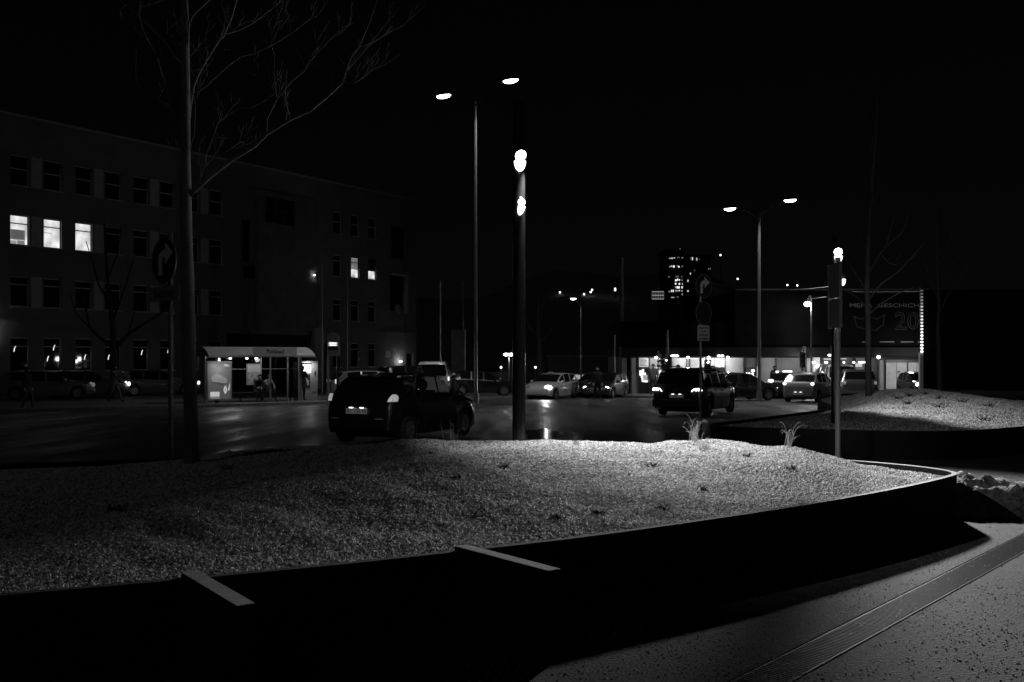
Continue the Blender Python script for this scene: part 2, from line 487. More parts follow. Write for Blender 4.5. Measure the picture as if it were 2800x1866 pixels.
def mz2(x, y): return mound_z(x, y, z2, near2, smooth_closed(P2_out, 4))
gravel_gn(G1, 4600, 0.0105, M_STONE, 1)
gravel_gn(G2, 900, 0.017, M_STONE, 7)

# two steel fins that cross the near wall and point at the path
M_FIN_LIT = mat('fin_top_lit', 0.42, 0.6, noise=0.15, nscale=20, bump=0.3, bscale=80)
def fin(a, c, w):
    a = Vector(a); c = Vector(c); d = (c - a).normalized(); n2 = Vector((-d.y, d.x)) * w / 2
    f = MB()
    q = [a - n2, c - n2, c + n2, a + n2]
    f.v = [(v.x, v.y, 0.002) for v in q] + [(v.x, v.y, 0.485) for v in q]
    f.f = [(0,3,2,1),(4,5,6,7),(0,1,5,4),(1,2,6,5),(2,3,7,6),(3,0,4,7)]
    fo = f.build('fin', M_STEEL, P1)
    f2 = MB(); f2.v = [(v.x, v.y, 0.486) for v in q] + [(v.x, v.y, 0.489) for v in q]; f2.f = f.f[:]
    f2.build('cap', M_FIN_LIT, fo)  # paler top sheet: light on the fin's top put into the colour
fin((-0.315, 6.125), (0.232, 5.42), 0.088)
fin((-1.745, 5.385), (-1.245, 4.66), 0.088)

# slotted drain in the path
dr = thing('drain_grate', 'steel drainage grating running diagonally across the path', 'drain')
M_GR = mat('grate_steel', 0.03, 0.6, spec=0.12)
A = Vector((1.2525 - 0.655 * 1.6, 5.04 - 0.755 * 1.6)); D = Vector((0.655, 0.755)); NN = Vector((-0.755, 0.655))
gp = MB()
W_, LP = 0.22, 1.0
for k in range(9):
    y = -W_ / 2 + W_ * k / 8; gp.box(0, LP - 0.006, y - 0.0035, y + 0.0035, -0.03, 0.001)
for k in range(34):
    x = 0.015 + k * 0.0295; gp.box(x - 0.002, x + 0.002, -W_ / 2 + 0.0035, W_ / 2 - 0.0035, -0.03, 0.006)
g0 = gp.build('grate_panel', M_GR, dr)
ang = atan2(D.y, D.x)
for k in range(12):
    o = g0 if k == 0 else inst(g0, dr, (0, 0, 0))
    o.location = (A.x + D.x * LP * k, A.y + D.y * LP * k, 0.0); o.rotation_euler = (0, 0, ang)
q = MB(); q.box(-0.02, 12.0, -W_ / 2 - 0.004, W_ / 2 + 0.004, 0.0004, 0.0008)
o = q.build('channel', mat('channel_black', 0.01, 0.9), dr); o.location = (A.x, A.y, 0); o.rotation_euler = (0, 0, ang)
q = MB()
for s_ in (-1, 1): q.box(-0.02, 12.0, s_ * (W_ / 2 + 0.012) - 0.006, s_ * (W_ / 2 + 0.012) + 0.006, -0.02, 0.0012)
o = q.build('edge_frame', mat('frame_dark', .006, .9, spec=0), dr); o.location = (A.x, A.y, 0); o.rotation_euler = (0, 0, ang)

from mathutils import noise as mnoise0
# leaf litter and grit on the path
lt = MB(); rr = random.Random(5)
for k in range(1500):
    if k < 1150:
        y = rr.uniform(4.6, 10.5); x = y * rr.uniform(0.12, 0.60)
    else:
        y = rr.uniform(5, 8); x = 1.9 + (y - 5) * 0.87 + rr.gauss(0, 0.35)
    r_ = rr.uniform(0.003, 0.0095); a = rr.uniform(0, 6.28)
    pts = [(x + r_ * cos(a + t) * (1.4 if i % 2 else 0.7), y + r_ * sin(a + t), 0.0025 + (0.006 if i == 1 else 0)) for i, t in enumerate((0, 1.5, 3.1, 4.6))]
    lt.add(pts, [(0, 1, 2, 3)])
tag(lt.build('leaf_litter', mat('dead_leaf', 0.05, 0.8), fix=False), 'small dark leaves and grit scattered over the path', 'leaf litter', kind='stuff')
for (cnt, v_, nm_, lb_, s0, s1, sd_) in ((7000, .30, 'grit', 'fine pale grit scattered over the path', .003, .0075, 1), (6000, .02, 'dark_grit', 'fine dark grit and crumbs scattered over the path', .002, .006, 2)):
    gr = MB(); rr = random.Random(sd_)
    for k in range(cnt):
        y = 4.5 + 9 * rr.random() ** 1.5; x = y * rr.uniform(-0.05, 0.62)
        if mnoise0.noise(Vector((x * 1.3, y * 1.3, sd_ * 7))) + .25 < rr.random() * .6: continue
        r_ = rr.uniform(s0, s1)
        gr.add([(x - r_, y, 0.001), (x + r_, y - r_, 0.001), (x + r_ * .5, y + r_, 0.001), (x, y, r_)], [(0, 1, 3), (1, 2, 3), (2, 0, 3)])
    tag(gr.build(nm_, mat(nm_ + '_stone', v_, 0.8), fix=False), lb_, 'grit', kind='stuff')

# heap of earth at the rounded end of the near planter
from mathutils import noise as mnoise
dp = MB(); nx, ny = 46, 30
for i in range(nx + 1):
    for j in range(ny + 1):
        u = i / nx; v = j / ny
        x = 4.15 + 2.6 * u; y = 10.9 - 0.62 * u + (v - 0.5) * (1.25 - 0.55 * u)
        e = max(0, 1 - (2 * v - 1) ** 2) * max(0, 1 - (2 * u - 1) ** 4 * 0.999)
        hgt = 0.44 * (1 - 0.62 * u ** 1.1) * e ** 0.7
        hgt += e * (0.09 * mnoise.noise(Vector((x * 5, y * 5, 0))) + 0.06 * mnoise.noise(Vector((x * 13, y * 13, 4))) + 0.05 * mnoise.noise(Vector((x * 29, y * 29, 4))))
        dp.v.append((x, y, max(-0.01, hgt - 0.012)))
for i in range(nx):
    for j in range(ny):
        a = i * (ny + 1) + j; dp.f.append((a, a + ny + 1, a + ny + 2, a + 1))
o = dp.build('earth_heap', mat('earth', 0.065, 0.9, noise=0.8, nscale=14, bump=1.0, bscale=40), smooth='all')
tag(o, 'lumpy heap of dirty snow and earth at the rounded planter end', 'heap')
# ------------------------------------------------------------------ lamps
M_POLE = mat('pole_paint', 0.012, 0.2, spec=0.4)
M_GALV = mat('galvanised', 0.38, 0.38, metal=0.7, noise=0.15, nscale=12)
M_LENS = emit('lamp_lens', 14.0)
M_LENS2 = emit('lamp_glow', 2.5)
M_DARKM = mat('dark_metal', 0.05, 0.4)

def flood_pole(label, X_, Y_, z0, r, top, heads, lights):
    root = thing('floodlight_pole', label, 'lamp post', (X_, Y_, 0))
    q = MB(); q.cyl((0, 0, z0), r, top - z0, 20, r * 0.94); q.cyl((0, 0, z0), r * 1.35, 0.03, 20)
    q.build('pole', M_POLE, root, smooth=40)
    for (dx, dy, z, aim, size) in heads:
        v = (Vector(aim) - Vector((X_ + dx, Y_ + dy, z))).normalized()
        Mx = Matrix.Translation((dx, dy, z)) @ v.to_track_quat('-Z', 'Y').to_matrix().to_4x4()
        hd = MB(); s = size
        hd.lathe([(0.01, 1.5*s), (0.35*s, 1.42*s), (0.55*s, 1.1*s), (0.8*s, 0.45*s), (1.0*s, 0.0), (1.02*s, -0.55*s), (0.97*s, -0.55*s), (0.95*s, 0.0)], 20)
        hd.xf(Mx); hb = hd.build('lamp_head', M_DARKM, root, smooth=50)
        ln = MB(); ln.lathe([(0.96*s, -0.10*s), (0.8*s, -0.32*s), (0.5*s, -0.5*s), (0.01, -0.56*s)], 20)
        ln.xf(Mx); ln.build('lens', M_LENS, hb, smooth='all')
        eg = MB(); eg.ball((0, 0, 0), 1, 12, (s * 1.0, s * .8, s * (1.75 if size > .05 else 2.6))); eg.v = [(v[0], v[1], min(v[2], 0.0)) for v in eg.v]
        eg.xf(Matrix.Translation((dx, dy - s * .2, z - s * 1.1)) @ Matrix.Rotation(0 if dx < .02 or X_ > 3 else radians(14), 4, 'Y')); eg.build('diffuser', M_LENS2, root, smooth='all')
        br = MB(); br.tube([(0, 0, z + 0.05), (dx * .5, dy * .5, z + 0.05), Mx @ Vector((0, 0, 1.0 * s))], 0.018); br.build('bracket', M_DARKM, root)
    for (dx, dy, z, aim, pw, an, bl) in lights:
        v = (Vector(aim) - Vector((X_ + dx, Y_ + dy, z))).normalized()
        p_ = Vector((dx, dy, z)) + v * 0.16
        l = lamp('floodlight', 'SPOT', p_, pw, 0.17 if X_ > 3 else 0.06, p_ + v, an, bl); l.parent = root
    return root

L1X, L1Y = PX(1419, 10.7), 10.7
L1Z = PZ(420, 10.7)
flood_pole('thick dark pole in the near planter with two glaring floodlights', L1X, L1Y, mz1(L1X, L1Y) - 0.03, 0.071, L1Z + 0.55,
    [(0.01, -0.13, L1Z - 0.04, (2.2, 4.5, 0.0), 0.064), (0.03, -0.12, PZ(553, 10.6), (-0.9, 6.0, 0.8), 0.040)],
    [(0.01, -0.13, L1Z - 0.04, (1.7, 10.8, 0.7), 640, 108, 1.0), (-0.13, 0.22, L1Z - 0.04, (-4.0, 9.4, 4.8), 62, 104, 1.0), (0.05, 0.16, PZ(553, 10.6), (4.35, 22.3, 3.4), 190, 20, .8), (-0.05, 0.16, L1Z, (-2.0, 22.5, 1.1), 420, 26, .8)])  # spots beyond the two heads are added to light the tree and hatchback
L2X, L2Y = PX(2281, 17.5), 17.5
L2Z = PZ(690, 17.5)
flood_pole('slim black pole on the far planter topped by a bright floodlight', L2X, L2Y, mz2(L2X, L2Y) - 0.03, 0.055, L2Z + 0.25,
    [(0.03, -0.12, L2Z, (3.4, 9.5, 0.3), 0.072), (0.12, -0.10, PZ(756, 17.4), (8.5, 17.0, 0.5), 0.045)],
    [(0.03, -0.12, L2Z, (4.9, 11.5, 0.6), 8600, 69, 1.0), (0.12, -0.10, PZ(770, 17.4), (10.9, 20.0, 1.2), 250, 104, 0.5)])

def street_lamp(label, X_, Y_, zb, zt, arms, r=0.09, power=900, group=None, head=(0.42, 0.17, 0.07), lens=None, w=None):
    root = thing('street_lamp', label, 'street lamp', (X_, Y_, zb), group=group)
    q = MB(); q.cyl((0, 0, 0), r, (zt - zb) * 0.93, 12, r * 0.6); q.cyl((0, 0, (zt - zb) * 0.93), r * 0.5, (zt - zb) * 0.07, 12, r * 0.35)
    q.cyl((0, 0, 0), r * 1.5, 0.5, 12); q.build('pole', MATS['galvanised'], root, smooth=40)
    for (dx, dy, dz) in arms:
        a = MB(); a.tube([(0, 0, zt - zb - 0.2), (dx * .3, dy * .3, zt - zb + dz * .5 - .05), (dx * .9, dy * .9, zt - zb + dz)], [r * .45, r * .4, r * .3]); a.build('arm', M_DARKM, root)
        hl, hw, hh = head
        t = atan2(dy, dx); c = (dx, dy, zt - zb + dz)
        Mx = Matrix.Translation(c) @ Matrix.Rotation(t, 4, 'Z')
        hd = MB(); hd.ball((0, 0, 0.02), 1, 10, (hl, hw, hh)); hd.v = [(v[0], v[1], max(v[2], 0.0)) for v in hd.v]
        hd.xf(Mx); hb = hd.build('lamp_head', M_DARKM, root, smooth=50)
        ln = MB(); ln.ball((0, 0, 0), 1, 10, (hl * .85, hw * .85, hh * 1.1)); ln.v = [(v[0], v[1], min(v[2], -0.004)) for v in ln.v]
        ln.xf(Mx); ln.build('lens', lens or M_LENS, hb, smooth='all')
        if power:
            p_ = Vector((dx, dy, zt - zb + dz - 0.12))
            l = lamp('street_light', 'SPOT', p_, power, 0.12, p_ + Vector((0, 0, -1)), 124, 0.9); l.parent = root
    return root
Y_ = 49.0
street_lamp('tall double-armed street lamp on the road edge behind the black hatchback', PX(1301, Y_), Y_, road_z(Y_), PZ(278, Y_), [(1.72, -1.05, 0.75), (-1.65, 1.0, 0.55)], power=3600, group='double-armed street lamps', head=(0.5, 0.22, 0.13))
Y_ = 52.0
street_lamp('double-armed street lamp beside the shops at the right', PX(2076, Y_), Y_, road_z(Y_), PZ(583, Y_), [(1.38, -0.85, 0.55), (-1.35, 0.8, 0.35)], power=1500, group='double-armed street lamps', head=(0.38, 0.18, 0.11), r=0.1)
Y_ = 70
street_lamp('single-armed street lamp behind the patterned car', PX(1589, Y_), Y_, road_z(Y_), PZ(836, Y_), [(-0.55, 0, 0.5)], power=110, head=(0.24, 0.16, 0.09), r=0.07)
Y_ = 66
def globe_lamp(label, px, py, Y_, r, power):
    X_ = PX(px, Y_); z = PZ(py, Y_); zb = road_z(Y_) + .1
    root = thing('hanging_lamp', label, 'street lamp', (X_, Y_, zb))
    q = MB(); q.cyl((0.25, 0.1, 0), 0.05, z - zb + 0.5, 8); q.build('pole', M_DARKM, root)
    a = MB(); a.tube([(0.25, .1, z - zb + .48), (0.1, 0.04, z - zb + .5), (0, 0, z - zb + 0.1)], 0.03); a.build('arm', M_DARKM, root)
    b_ = MB(); b_.ball((0, 0, z - zb), r, 10, (1, 1, 0.72)); b_.build('globe', M_LENS, root, smooth='all')
    l = lamp('street_light', 'POINT', (0, -0.3, z - zb - 0.2), power, 0.15); l.parent = root
globe_lamp('white bowl lamp hanging above the parked taxi', 2208, 832, 60, 0.21, 150)
globe_lamp('small round lamp above the yield sign', 2192, 970, 61.5, 0.13, 60)
for (px, py, lb) in ((1388, 970, 'twin-headed low lamp just left of the thick dark pole'),):
    Y_ = 75; X_ = PX(px, Y_); zb = road_z(Y_) + .1; z = PZ(py, Y_)
    r_ = thing('path_lamp', lb, 'street lamp', (X_, Y_, zb))
    q = MB(); q.cyl((0.12, 0, 0), 0.05, z - zb, 8); q.build('pole', M_DARKM, r_)
    for dx in (-0.12, 0.28):
        b_ = MB(); b_.ball((dx, 0, z - zb), 1, 8, (0.19, 0.12, 0.10)); b_.build('lamp_head', M_LENS, r_, smooth='all')
    l = lamp('street_light', 'POINT', (0, -0.3, z - zb - 0.3), 80, 0.15); l.parent = r_

# ------------------------------------------------------------------ masts, flagpoles, traffic lights
def mast(name, label, cat, px, Y_, ytop, r, m=M_GALV, group=None, r2=None, zoff=0.1):
    X_ = PX(px, Y_); zb = road_z(Y_) + zoff
    root = thing(name, label, cat, (X_, Y_, zb), group=group)
    q = MB(); q.cyl((0, 0, 0), r, PZ(ytop, Y_) - zb, 12, r2 or r); q.build('pole', m, root, smooth=40)
    return root
mast('flagpole', 'thin flagpole in front of the office block, left of the stop display', 'flagpole', 881, 60, 721, 0.035, group='flagpoles')
mast('flagpole', 'thin flagpole in front of the office block, right of the stop display', 'flagpole', 950, 62, 730, 0.035, group='flagpoles')
mast('flagpole', 'tall thin pole above the white van rear', 'flagpole', 1204, 62, 768, 0.05)
mm = mast('concrete_mast', 'pale tapered concrete mast carrying a small sign plate', 'mast', 1700, 63.5, 704, 0.16, mat('mast_concrete', .13, .85, noise=.2), r2=0.11)
zz_ = PZ(949, 63.2) - (road_z(63.5) + .1)
q = MB(); q.box(-0.14, 0.22, -0.22, -0.19, zz_ - 0.1, zz_ + 0.1); q.build('plate', mat('pale_plate', 0.6, 0.6), mm)
q = MB(); q.ball((0.2, -0.15, zz_ + 0.42), 0.08, 8, (.7, 1, 2.2)); q.build('signal_lamp', mat('pale_plate', 0.6), mm)
mast('metal_post', 'slim grey post left of the concrete mast', 'post', 1681, 62, 916, 0.035)
mast('metal_post', 'tall grey post with hooked tip left of the minivan roof', 'post', 1826, 50, 903, 0.06, r2=0.045)
mast('metal_post', 'short grey post beside the shop door', 'post', 1800, 52, 960, 0.03)
mast('metal_post', 'thin dim mast left of the pale concrete pillar', 'post', 1266, 80, 770, 0.06)

def traffic_light(label, px, py, Y_, h=0.95, lit=0, face=0.0, pole=True, side=False, shades=True):
    X_ = PX(px, Y_); zb = road_z(Y_) + .1; z = PZ(py, Y_) - zb
    root = thing('traffic_light', label, 'traffic light', (X_, Y_, zb), face)
    if pole:
        q = MB(); q.cyl((0, 0.12, 0), 0.05, z + h / 2, 10); q.build('pole', M_DARKM, root, smooth=40)
    q = MB(); q.box(-0.16, 0.16, -0.08, 0.08, z - h / 2, z + h / 2); q.build('housing', M_DARKM, root)
    for k in range(3):
        zc = z + h / 2 - h / 6 - k * h / 3
        l_ = MB(); l_.cyl((0, -0.10, zc), h / 9, 0.02, 12, axis='y')
        l_.build('signal', M_LENS2 if k == lit else M_DARKM, root)
        sh = MB(); n = 8
        pts = [(h / 8 * cos(pi * i / n), h / 8 * sin(pi * i / n)) for i in range(n + 1)]
        for i in range(n):
            a, c = pts[i], pts[i + 1]
            sh.add([(a[0], -0.08, zc + a[1]), (c[0], -0.08, zc + c[1]), (c[0], -0.28, zc + c[1]), (a[0], -0.28, zc + a[1])], [(0, 1, 2, 3)])
        if shades: sh.build('visor', M_DARKM, root)
    return root
traffic_light('traffic light in side view above the minivan roof', 1826, 998, 50, 0.78, 0, radians(-62))
traffic_light('second traffic light facing left beside the first', 1812, 990, 51, 0.78, 9, radians(-85), pole=True)
traffic_light('traffic light with lit top lamp right of the twin sign post', 1935, 1003, 52, 0.7, 0, 0)
traffic_light('dark traffic signal under the round lamp near the taxi', 2194, 985, 58, 0.9, 9, 0)
# yield sign under it and other small signs
def small_sign(label, px, py, Y_, r, shape, m, cat='road sign', face=0.0, back=None):
    X_ = PX(px, Y_); zb = road_z(Y_) + .1; z = PZ(py, Y_) - zb
    root = thing('road_sign', label, cat, (X_, Y_, zb), face)
    q = MB(); q.cyl((0, 0.04, 0), 0.03, z + r * .6, 8); q.build('post', M_GALV, root)
    q = MB()
    if shape == 'yield':
        q.prism([(-r, z + r * .6), (r, z + r * .6), (0, z - r)], -0.03, 0.0)
        q.build('sign_plate', m, root)
        q = MB(); q.prism([(-r*.6, z + r * .4), (r*.6, z + r * .4), (0, z - r*.55)], -0.036, -0.031); q.build('sign_face', mat('sign_grey', 0.12), root)
    elif shape == 'round':
        q.cyl((0, -0.03, z), r, 0.02, 20, axis='y'); q.build('sign_plate', m, root)
    elif shape == 'chevron':
        q.prism([(-.5*r, z + r), (.1*r, z + r), (.8*r, z), (.1*r, z - r), (-.5*r, z - r), (.2*r, z)], -0.03, 0.0); q.build('sign_face', m, root)
        q = MB(); q.box(-r, r * .9, 0.0, .015, z - r * 1.05, z + r * 1.05); q.build('sign_plate', M_DARKM, root)
    elif shape == 'arrow_up':
        q.prism([(-.25*r, z - r), (-.25*r, z), (-.6*r, z), (0, z + r), (.6*r, z), (.25*r, z), (.25*r, z - r)], -0.03, 0.0); q.build('sign_face', m, root)
    else:
        q.box(-r, r, -0.03, 0.0, z - r * .8, z + r * .8); q.build('sign_plate', m, root)
    return root
small_sign('upside-down triangular yield sign under the round lamp', 2193, 1011, 57, 0.17, 'yield', mat('sign_white', 0.5, 0.5))
small_sign('black round sign back above the minivan roof', 1854, 1003, 50, 0.11, 'round', M_DARKM)
small_sign('pale chevron board leaning beside the shop door on the right', 2060, 1058, 56, 0.38, 'chevron', mat('chevron_pale', 0.30, 0.6))

def big_round_sign(label, px, Y_, ground, discs, plates, pole_top, face, r=0.30, pr=0.032, pdx=0.0):
    X_ = PX(px, Y_)
    root = thing('road_sign', label, 'road sign', (X_, Y_, ground), face)
    Mrot = 0
    q = MB(); q.cyl((pdx, 0.08, 0), pr, pole_top - ground, 14); q.cyl((pdx, 0.08, pole_top - ground), pr * 1.08, 0.015, 14); q.build('pole', M_GALV, root, smooth=40)
    for (z, arrow) in discs:
        z -= ground
        q = MB(); q.lathe([(0.001, 0.0), (r, 0.0), (r + .006, -0.006), (r + .006, -0.02), (r - .004, -0.02), (r - .004, -0.010), (0.001, -0.010)], 40, axis='y', c=(0, 0, z))
        q.build('sign_rim', mat('sign_rim', 0.42, 0.4, metal=.5), root, smooth=30)
        q = MB(); q.cyl((0, -0.014, z), r - 0.006, 0.003, 40, axis='y'); q.build('sign_face', mat('sign_blue', 0.035, 0.45), root)
        for zc in (z + .17, z - .17):
            q = MB(); q.box(pdx - .05, pdx + .05, 0.0, 0.10, zc - .02, zc + .02); q.build('clamp', M_DARKM, root)
        if arrow:
            s = r
            # bent arrow turning right
            path = []
            w = 0.085
            out = [(-0.45*s, -0.62*s), (-0.45*s, 0.05*s)]
            c0 = (-0.02*s, 0.05*s)
            for i in range(7):
                a = pi - (pi / 2) * i / 6; out.append((c0[0] + 0.43*s * cos(a), c0[1] + 0.43*s * sin(a)))
            out += [(0.10*s, 0.48*s), (0.10*s, 0.80*s), (0.74*s, 0.34*s), (0.10*s, -0.16*s), (0.10*s, 0.16*s)]
            for i in range(7):
                a = pi / 2 + (pi / 2) * i / 6; out.append((0.03*s + 0.16*s * cos(a), 0.0*s + 0.16*s * sin(a)))
            out += [(-0.13*s, -0.62*s)]
            q = MB(); q.prism([(p_[0], p_[1] + z) for p_ in out], -0.0185, -0.0142)
            q.build('arrow', mat('sign_arrow', 0.92, 0.5), root)
    for (z, w, hh, lines, ts, pm_) in plates:
        z -= ground
        q = MB(); rr_ = 0.03; pts = []
        for (cx_, cz_, a0) in ((w/2-rr_, hh/2-rr_, 0), (-w/2+rr_, hh/2-rr_, 90), (-w/2+rr_, -hh/2+rr_, 180), (w/2-rr_, -hh/2+rr_, 270)):
            for i in range(5):
                a = radians(a0 + 22.5 * i); pts.append((cx_ + rr_ * cos(a), z + cz_ + rr_ * sin(a)))
        q.prism(pts, -0.012, 0.0); pl = q.build('plate', pm_, root)
        q = MB(); q.box(pdx - .05, pdx + .05, 0.0, 0.10, z - .02, z + .02); q.build('clamp', M_DARKM, root)
        for i, s_ in enumerate(lines):
            zz = z + ((len(lines) - 1) / 2 - i) * hh / (len(lines) + .25)
            text('lettering', s_, ts, mat('sign_black', 0.02, 0.6), pl, (0, -0.0135, zz), sx=0.82)
    return root
Y_ = 13.0
big_round_sign('round turn-right arrow sign over a Radfahrer plate, left of the tree', 451, Y_, -0.28,
    [(PZ(714, Y_), True)], [(PZ(804, Y_), 0.72, 0.19, ['Radfahrer'], 0.15, mat('plate_shaded', .32, .6))], PZ(638, Y_), radians(-41), r=0.298)
Y_ = 22.3
big_round_sign('two round signs and a square text plate on one post, before the minivan', 1923, Y_, road_z(Y_) ,
    [(PZ(783, Y_), True), (PZ(857, Y_), False)], [(PZ(911.5, Y_), 0.40, 0.345, ['Ausgenommen', 'nur f\u00fcr', 'und Anrainer', 'und Radfahrer'], 0.07, mat('plate_headlit', .85, .6))], PZ(775, Y_), radians(38.6), r=0.262, pr=0.027)  # white plate in dim and bright tones, for how much light falls on it

# slim post with two narrow boards seen nearly edge-on (right)
Y_ = 15.3
X_ = PX(2291, Y_); zb = 0.0
root = thing('sign_post', 'bright metal post with two dark sign boards seen edge-on', 'sign post', (X_, Y_, zb))
q = MB(); q.cyl((0, 0, 0), 0.042, PZ(705, Y_), 16); q.build('post', mat('post_bare', 0.62, 0.5, metal=0.3), root, smooth=40)
for (t, b_) in ((722, 816), (819, 898)):
    z1_, z0_ = PZ(t, Y_), PZ(b_, Y_)
    f_ = MB(); f_.box(-0.33, 0.33, -0.012, 0.0, z0_, z1_)
    f_.xf(Matrix.Translation((-0.075, -0.06, 0)) @ Matrix.Rotation(radians(86), 4, 'Z')); f_.build('board', mat('board_back', 0.13, 0.35, metal=.4), root)
    for s_ in (-1, 1):
        f_ = MB(); f_.box(s_ * 0.335 - .012, s_ * 0.335 + .012, -0.03, 0.012, z0_, z1_)
        f_.xf(Matrix.Translation((-0.075, -0.06, 0)) @ Matrix.Rotation(radians(86), 4, 'Z')); f_.build('frame', MATS['galvanised'], root)
    for zc in (z0_ + .05, z1_ - .05):
        f_ = MB(); f_.box(-0.06, 0.05, -0.10, -0.02, zc - .02, zc + .02); f_.build('clamp', M_DARKM, root)

# ------------------------------------------------------------------ trees
M_BARK = mat('bark', 0.17, 0.8, noise=0.35, nscale=6, bump=0.9, bscale=22, stretch=(1, 1, 0.35))
M_BARK_D = mat('bark_dark', 0.05, 0.9)
def twigs(q, pts, rads, rr, depth, step=0.35, L=0.6, mn_=0.003):
    """side twigs along a limb"""
    for i in range(1, len(pts)):
        a, c = Vector(pts[i - 1]), Vector(pts[i]); d = c - a
        k = max(1, int(d.length / step))
        for j in range(k):
            if rr.random() < 0.45: continue
            t = rr.random(); p_ = a + d * t; r0 = rads[i - 1] * (1 - t) + rads[i] * t
            dirv = (d.normalized() * rr.uniform(.3, .9) + Vector((rr.uniform(-1, 1), rr.uniform(-.7, .7), rr.uniform(-.1, 1.0))) * 0.8).normalized()
            ln = L * rr.uniform(.3, 1.0); pp = [p_]; rd = [min(r0 * .45, .011)]
            for s_ in range(4):
                dirv = (dirv + Vector((rr.uniform(-.25, .25), rr.uniform(-.25, .25), rr.uniform(-.05, .25)))).normalized()
                pp.append(pp[-1] + dirv * ln / 4); rd.append(max(mn_ * .6, rd[-1] * .72))
            q.tube(pp, rd, 4)
            if depth > 0: twigs(q, pp, rd, rr, depth - 1, step * .7, L * .55, mn_)
def tree(label, base_px, Y_, trunk, branches, conv, m=M_BARK, zbase=None, twd=1, twL=0.7, twstep=0.5, seed=1, dy=0.25):
    X0 = PX(base_px[0], Y_); z0 = zbase if zbase is not None else PZ(base_px[1], Y_)
    root = thing('bare_tree', label, 'tree', (X0, Y_, z0))
    def W(p_, yy): x, y = conv(p_); return Vector((PX(x, yy) - X0, yy - Y_, PZ(y, yy) - z0))
    q = MB(); pts = [W(p_, Y_) for p_, w in trunk]; rad = [w / 2 / FPX * Y_ for p_, w in trunk]
    pts = [Vector((pts[0].x, 0, -0.15))] + pts if True else pts
    rad = [rad[0] * 1.15] + rad
    # refine trunk
    q.tube(pts, rad, 14); q.build('trunk', m, root, smooth='all')
    rr = random.Random(seed); cr = MB()
    tp = pts; tr = rad
    for bi, (w0, w1, br) in enumerate(branches):
        ydrift = rr.uniform(-dy, dy); n = len(br); P_ = []; R_ = []
        # depth of the first point: on trunk or on parent; keep near trunk plane
        for i, b_ in enumerate(br):
            t = i / (n - 1); yy = Y_ + ydrift * (b_[2] if len(b_) > 2 else t) 
            P_.append(W(b_, yy)); R_.append((w0 + (w1 - w0) * t) / 2 / FPX * Y_)
        lb = MB(); lb.tube(P_, R_, 7); lb.build('limb', m, root, smooth='all')
        twigs(cr, P_, R_, rr, twd, twstep, twL)
    cr.build('twigs', m, root, smooth='all')['kind'] = 'stuff'
    return root
c6 = lambda p_: (p_[0] / 2.6133 + 300, p_[1] / 2.6133)
T1 = [((590, 3320), 44), ((585, 3200), 39), ((575, 2800), 36), ((568, 2400), 35), ((560, 2000), 33), ((548, 1650), 31), ((545, 1400), 30), ((543, 1150), 26), ((542, 700), 25), ((540, 400), 24), ((532, 0), 21), ((526, -400), 17), ((522, -800), 11)]
B1 = [(15, 5, [(565,1400),(640,1335),(700,1275),(870,1145),(1035,1045),(1120,960),(1290,855),(1430,795),(1570,680),(1665,590)]),
 (5, 2, [(1665,590),(1690,500),(1730,400),(1775,345),(1850,180),(1905,20),(1930,-80)]),
 (3, 1.2, [(1775,345),(1890,300),(1985,240),(2100,180),(2200,90),(2250,40)]),
 (3.4, 1.4, [(1665,590),(1750,597),(1835,540),(1890,490),(1965,462)]),
 (2.6, 1.2, [(1680,530),(1790,400),(1880,290),(1990,150),(2030,40)]),
 (7, 3, [(545,1190),(510,1060),(480,960),(470,860),(430,740),(410,640),(370,530),(335,400),(270,290),(230,200),(212,120),(220,-60)]),
 (3.2, 1.5, [(560,1100),(605,960),(612,760),(600,680)]),
 (9, 4.5, [(552,1000),(575,760),(600,610),(650,500),(740,350),(820,240),(870,130),(905,0),(925,-120)]),
 (3.4, 1.4, [(770,310),(830,245),(920,220),(1020,170),(1100,110),(1250,-10)]),
 (3.2, 1.2, [(590,680),(690,620),(745,565),(850,470),(940,405),(1040,385),(1150,330),(1300,240),(1440,130),(1500,20)]),
 (5.5, 3, [(550,500),(566,160),(610,95),(715,0),(800,-80)]),
 (2.6, 1.2, [(635,1340),(650,1270),(690,1170),(760,1120),(860,1070),(925,1055)]),
 (3.2, 1.3, [(690,1170),(680,1130),(740,980),(770,890),(850,820),(930,773),(1010,773),(1095,730),(1180,670)]),
 (2.0, 1.0, [(740,985),(850,990),(950,983),(1050,980)]),
 (3.8, 1.4, [(1120,960),(1125,850),(1195,710),(1170,520),(1178,400),(1155,330),(1160,260),(1130,190)]),
 (3.2, 1.2, [(1195,710),(1300,580),(1390,510),(1440,430),(1540,320),(1660,200),(1740,165)]),
 (6, 3, [(535,500),(490,440),(390,300),(230,140),(70,0),(-60,-80)]),
 (2.2, 1.0, [(440,760),(330,715),(250,660),(180,610)]),
 (2.2, 1.0, [(1435,455),(1510,475),(1580,510),(1590,600)]),
 (2.6, 1.2, [(540,260),(470,160),(450,40),(440,-60)]),
 (2.4, 1.0, [(560,420),(620,360),(730,330),(860,360)])]
T1Y = 9.3
tx = PX(523, T1Y)
tree('tall bare tree with a smooth pale trunk on the near gravel mound', (525.8, 1272), T1Y, T1, B1, c6, zbase=mz1(tx, T1Y), seed=4, twd=2, twL=0.42, twstep=0.26)
ident = lambda p_: p_
T2 = [((2375, 1106), 18.5), ((2374.5, 1000), 15.5), ((2374, 900), 14.5), ((2371, 800), 13.5), ((2373, 700), 13), ((2378, 600), 9), ((2385, 500), 7), ((2395, 380), 5), ((2400, 250), 3)]
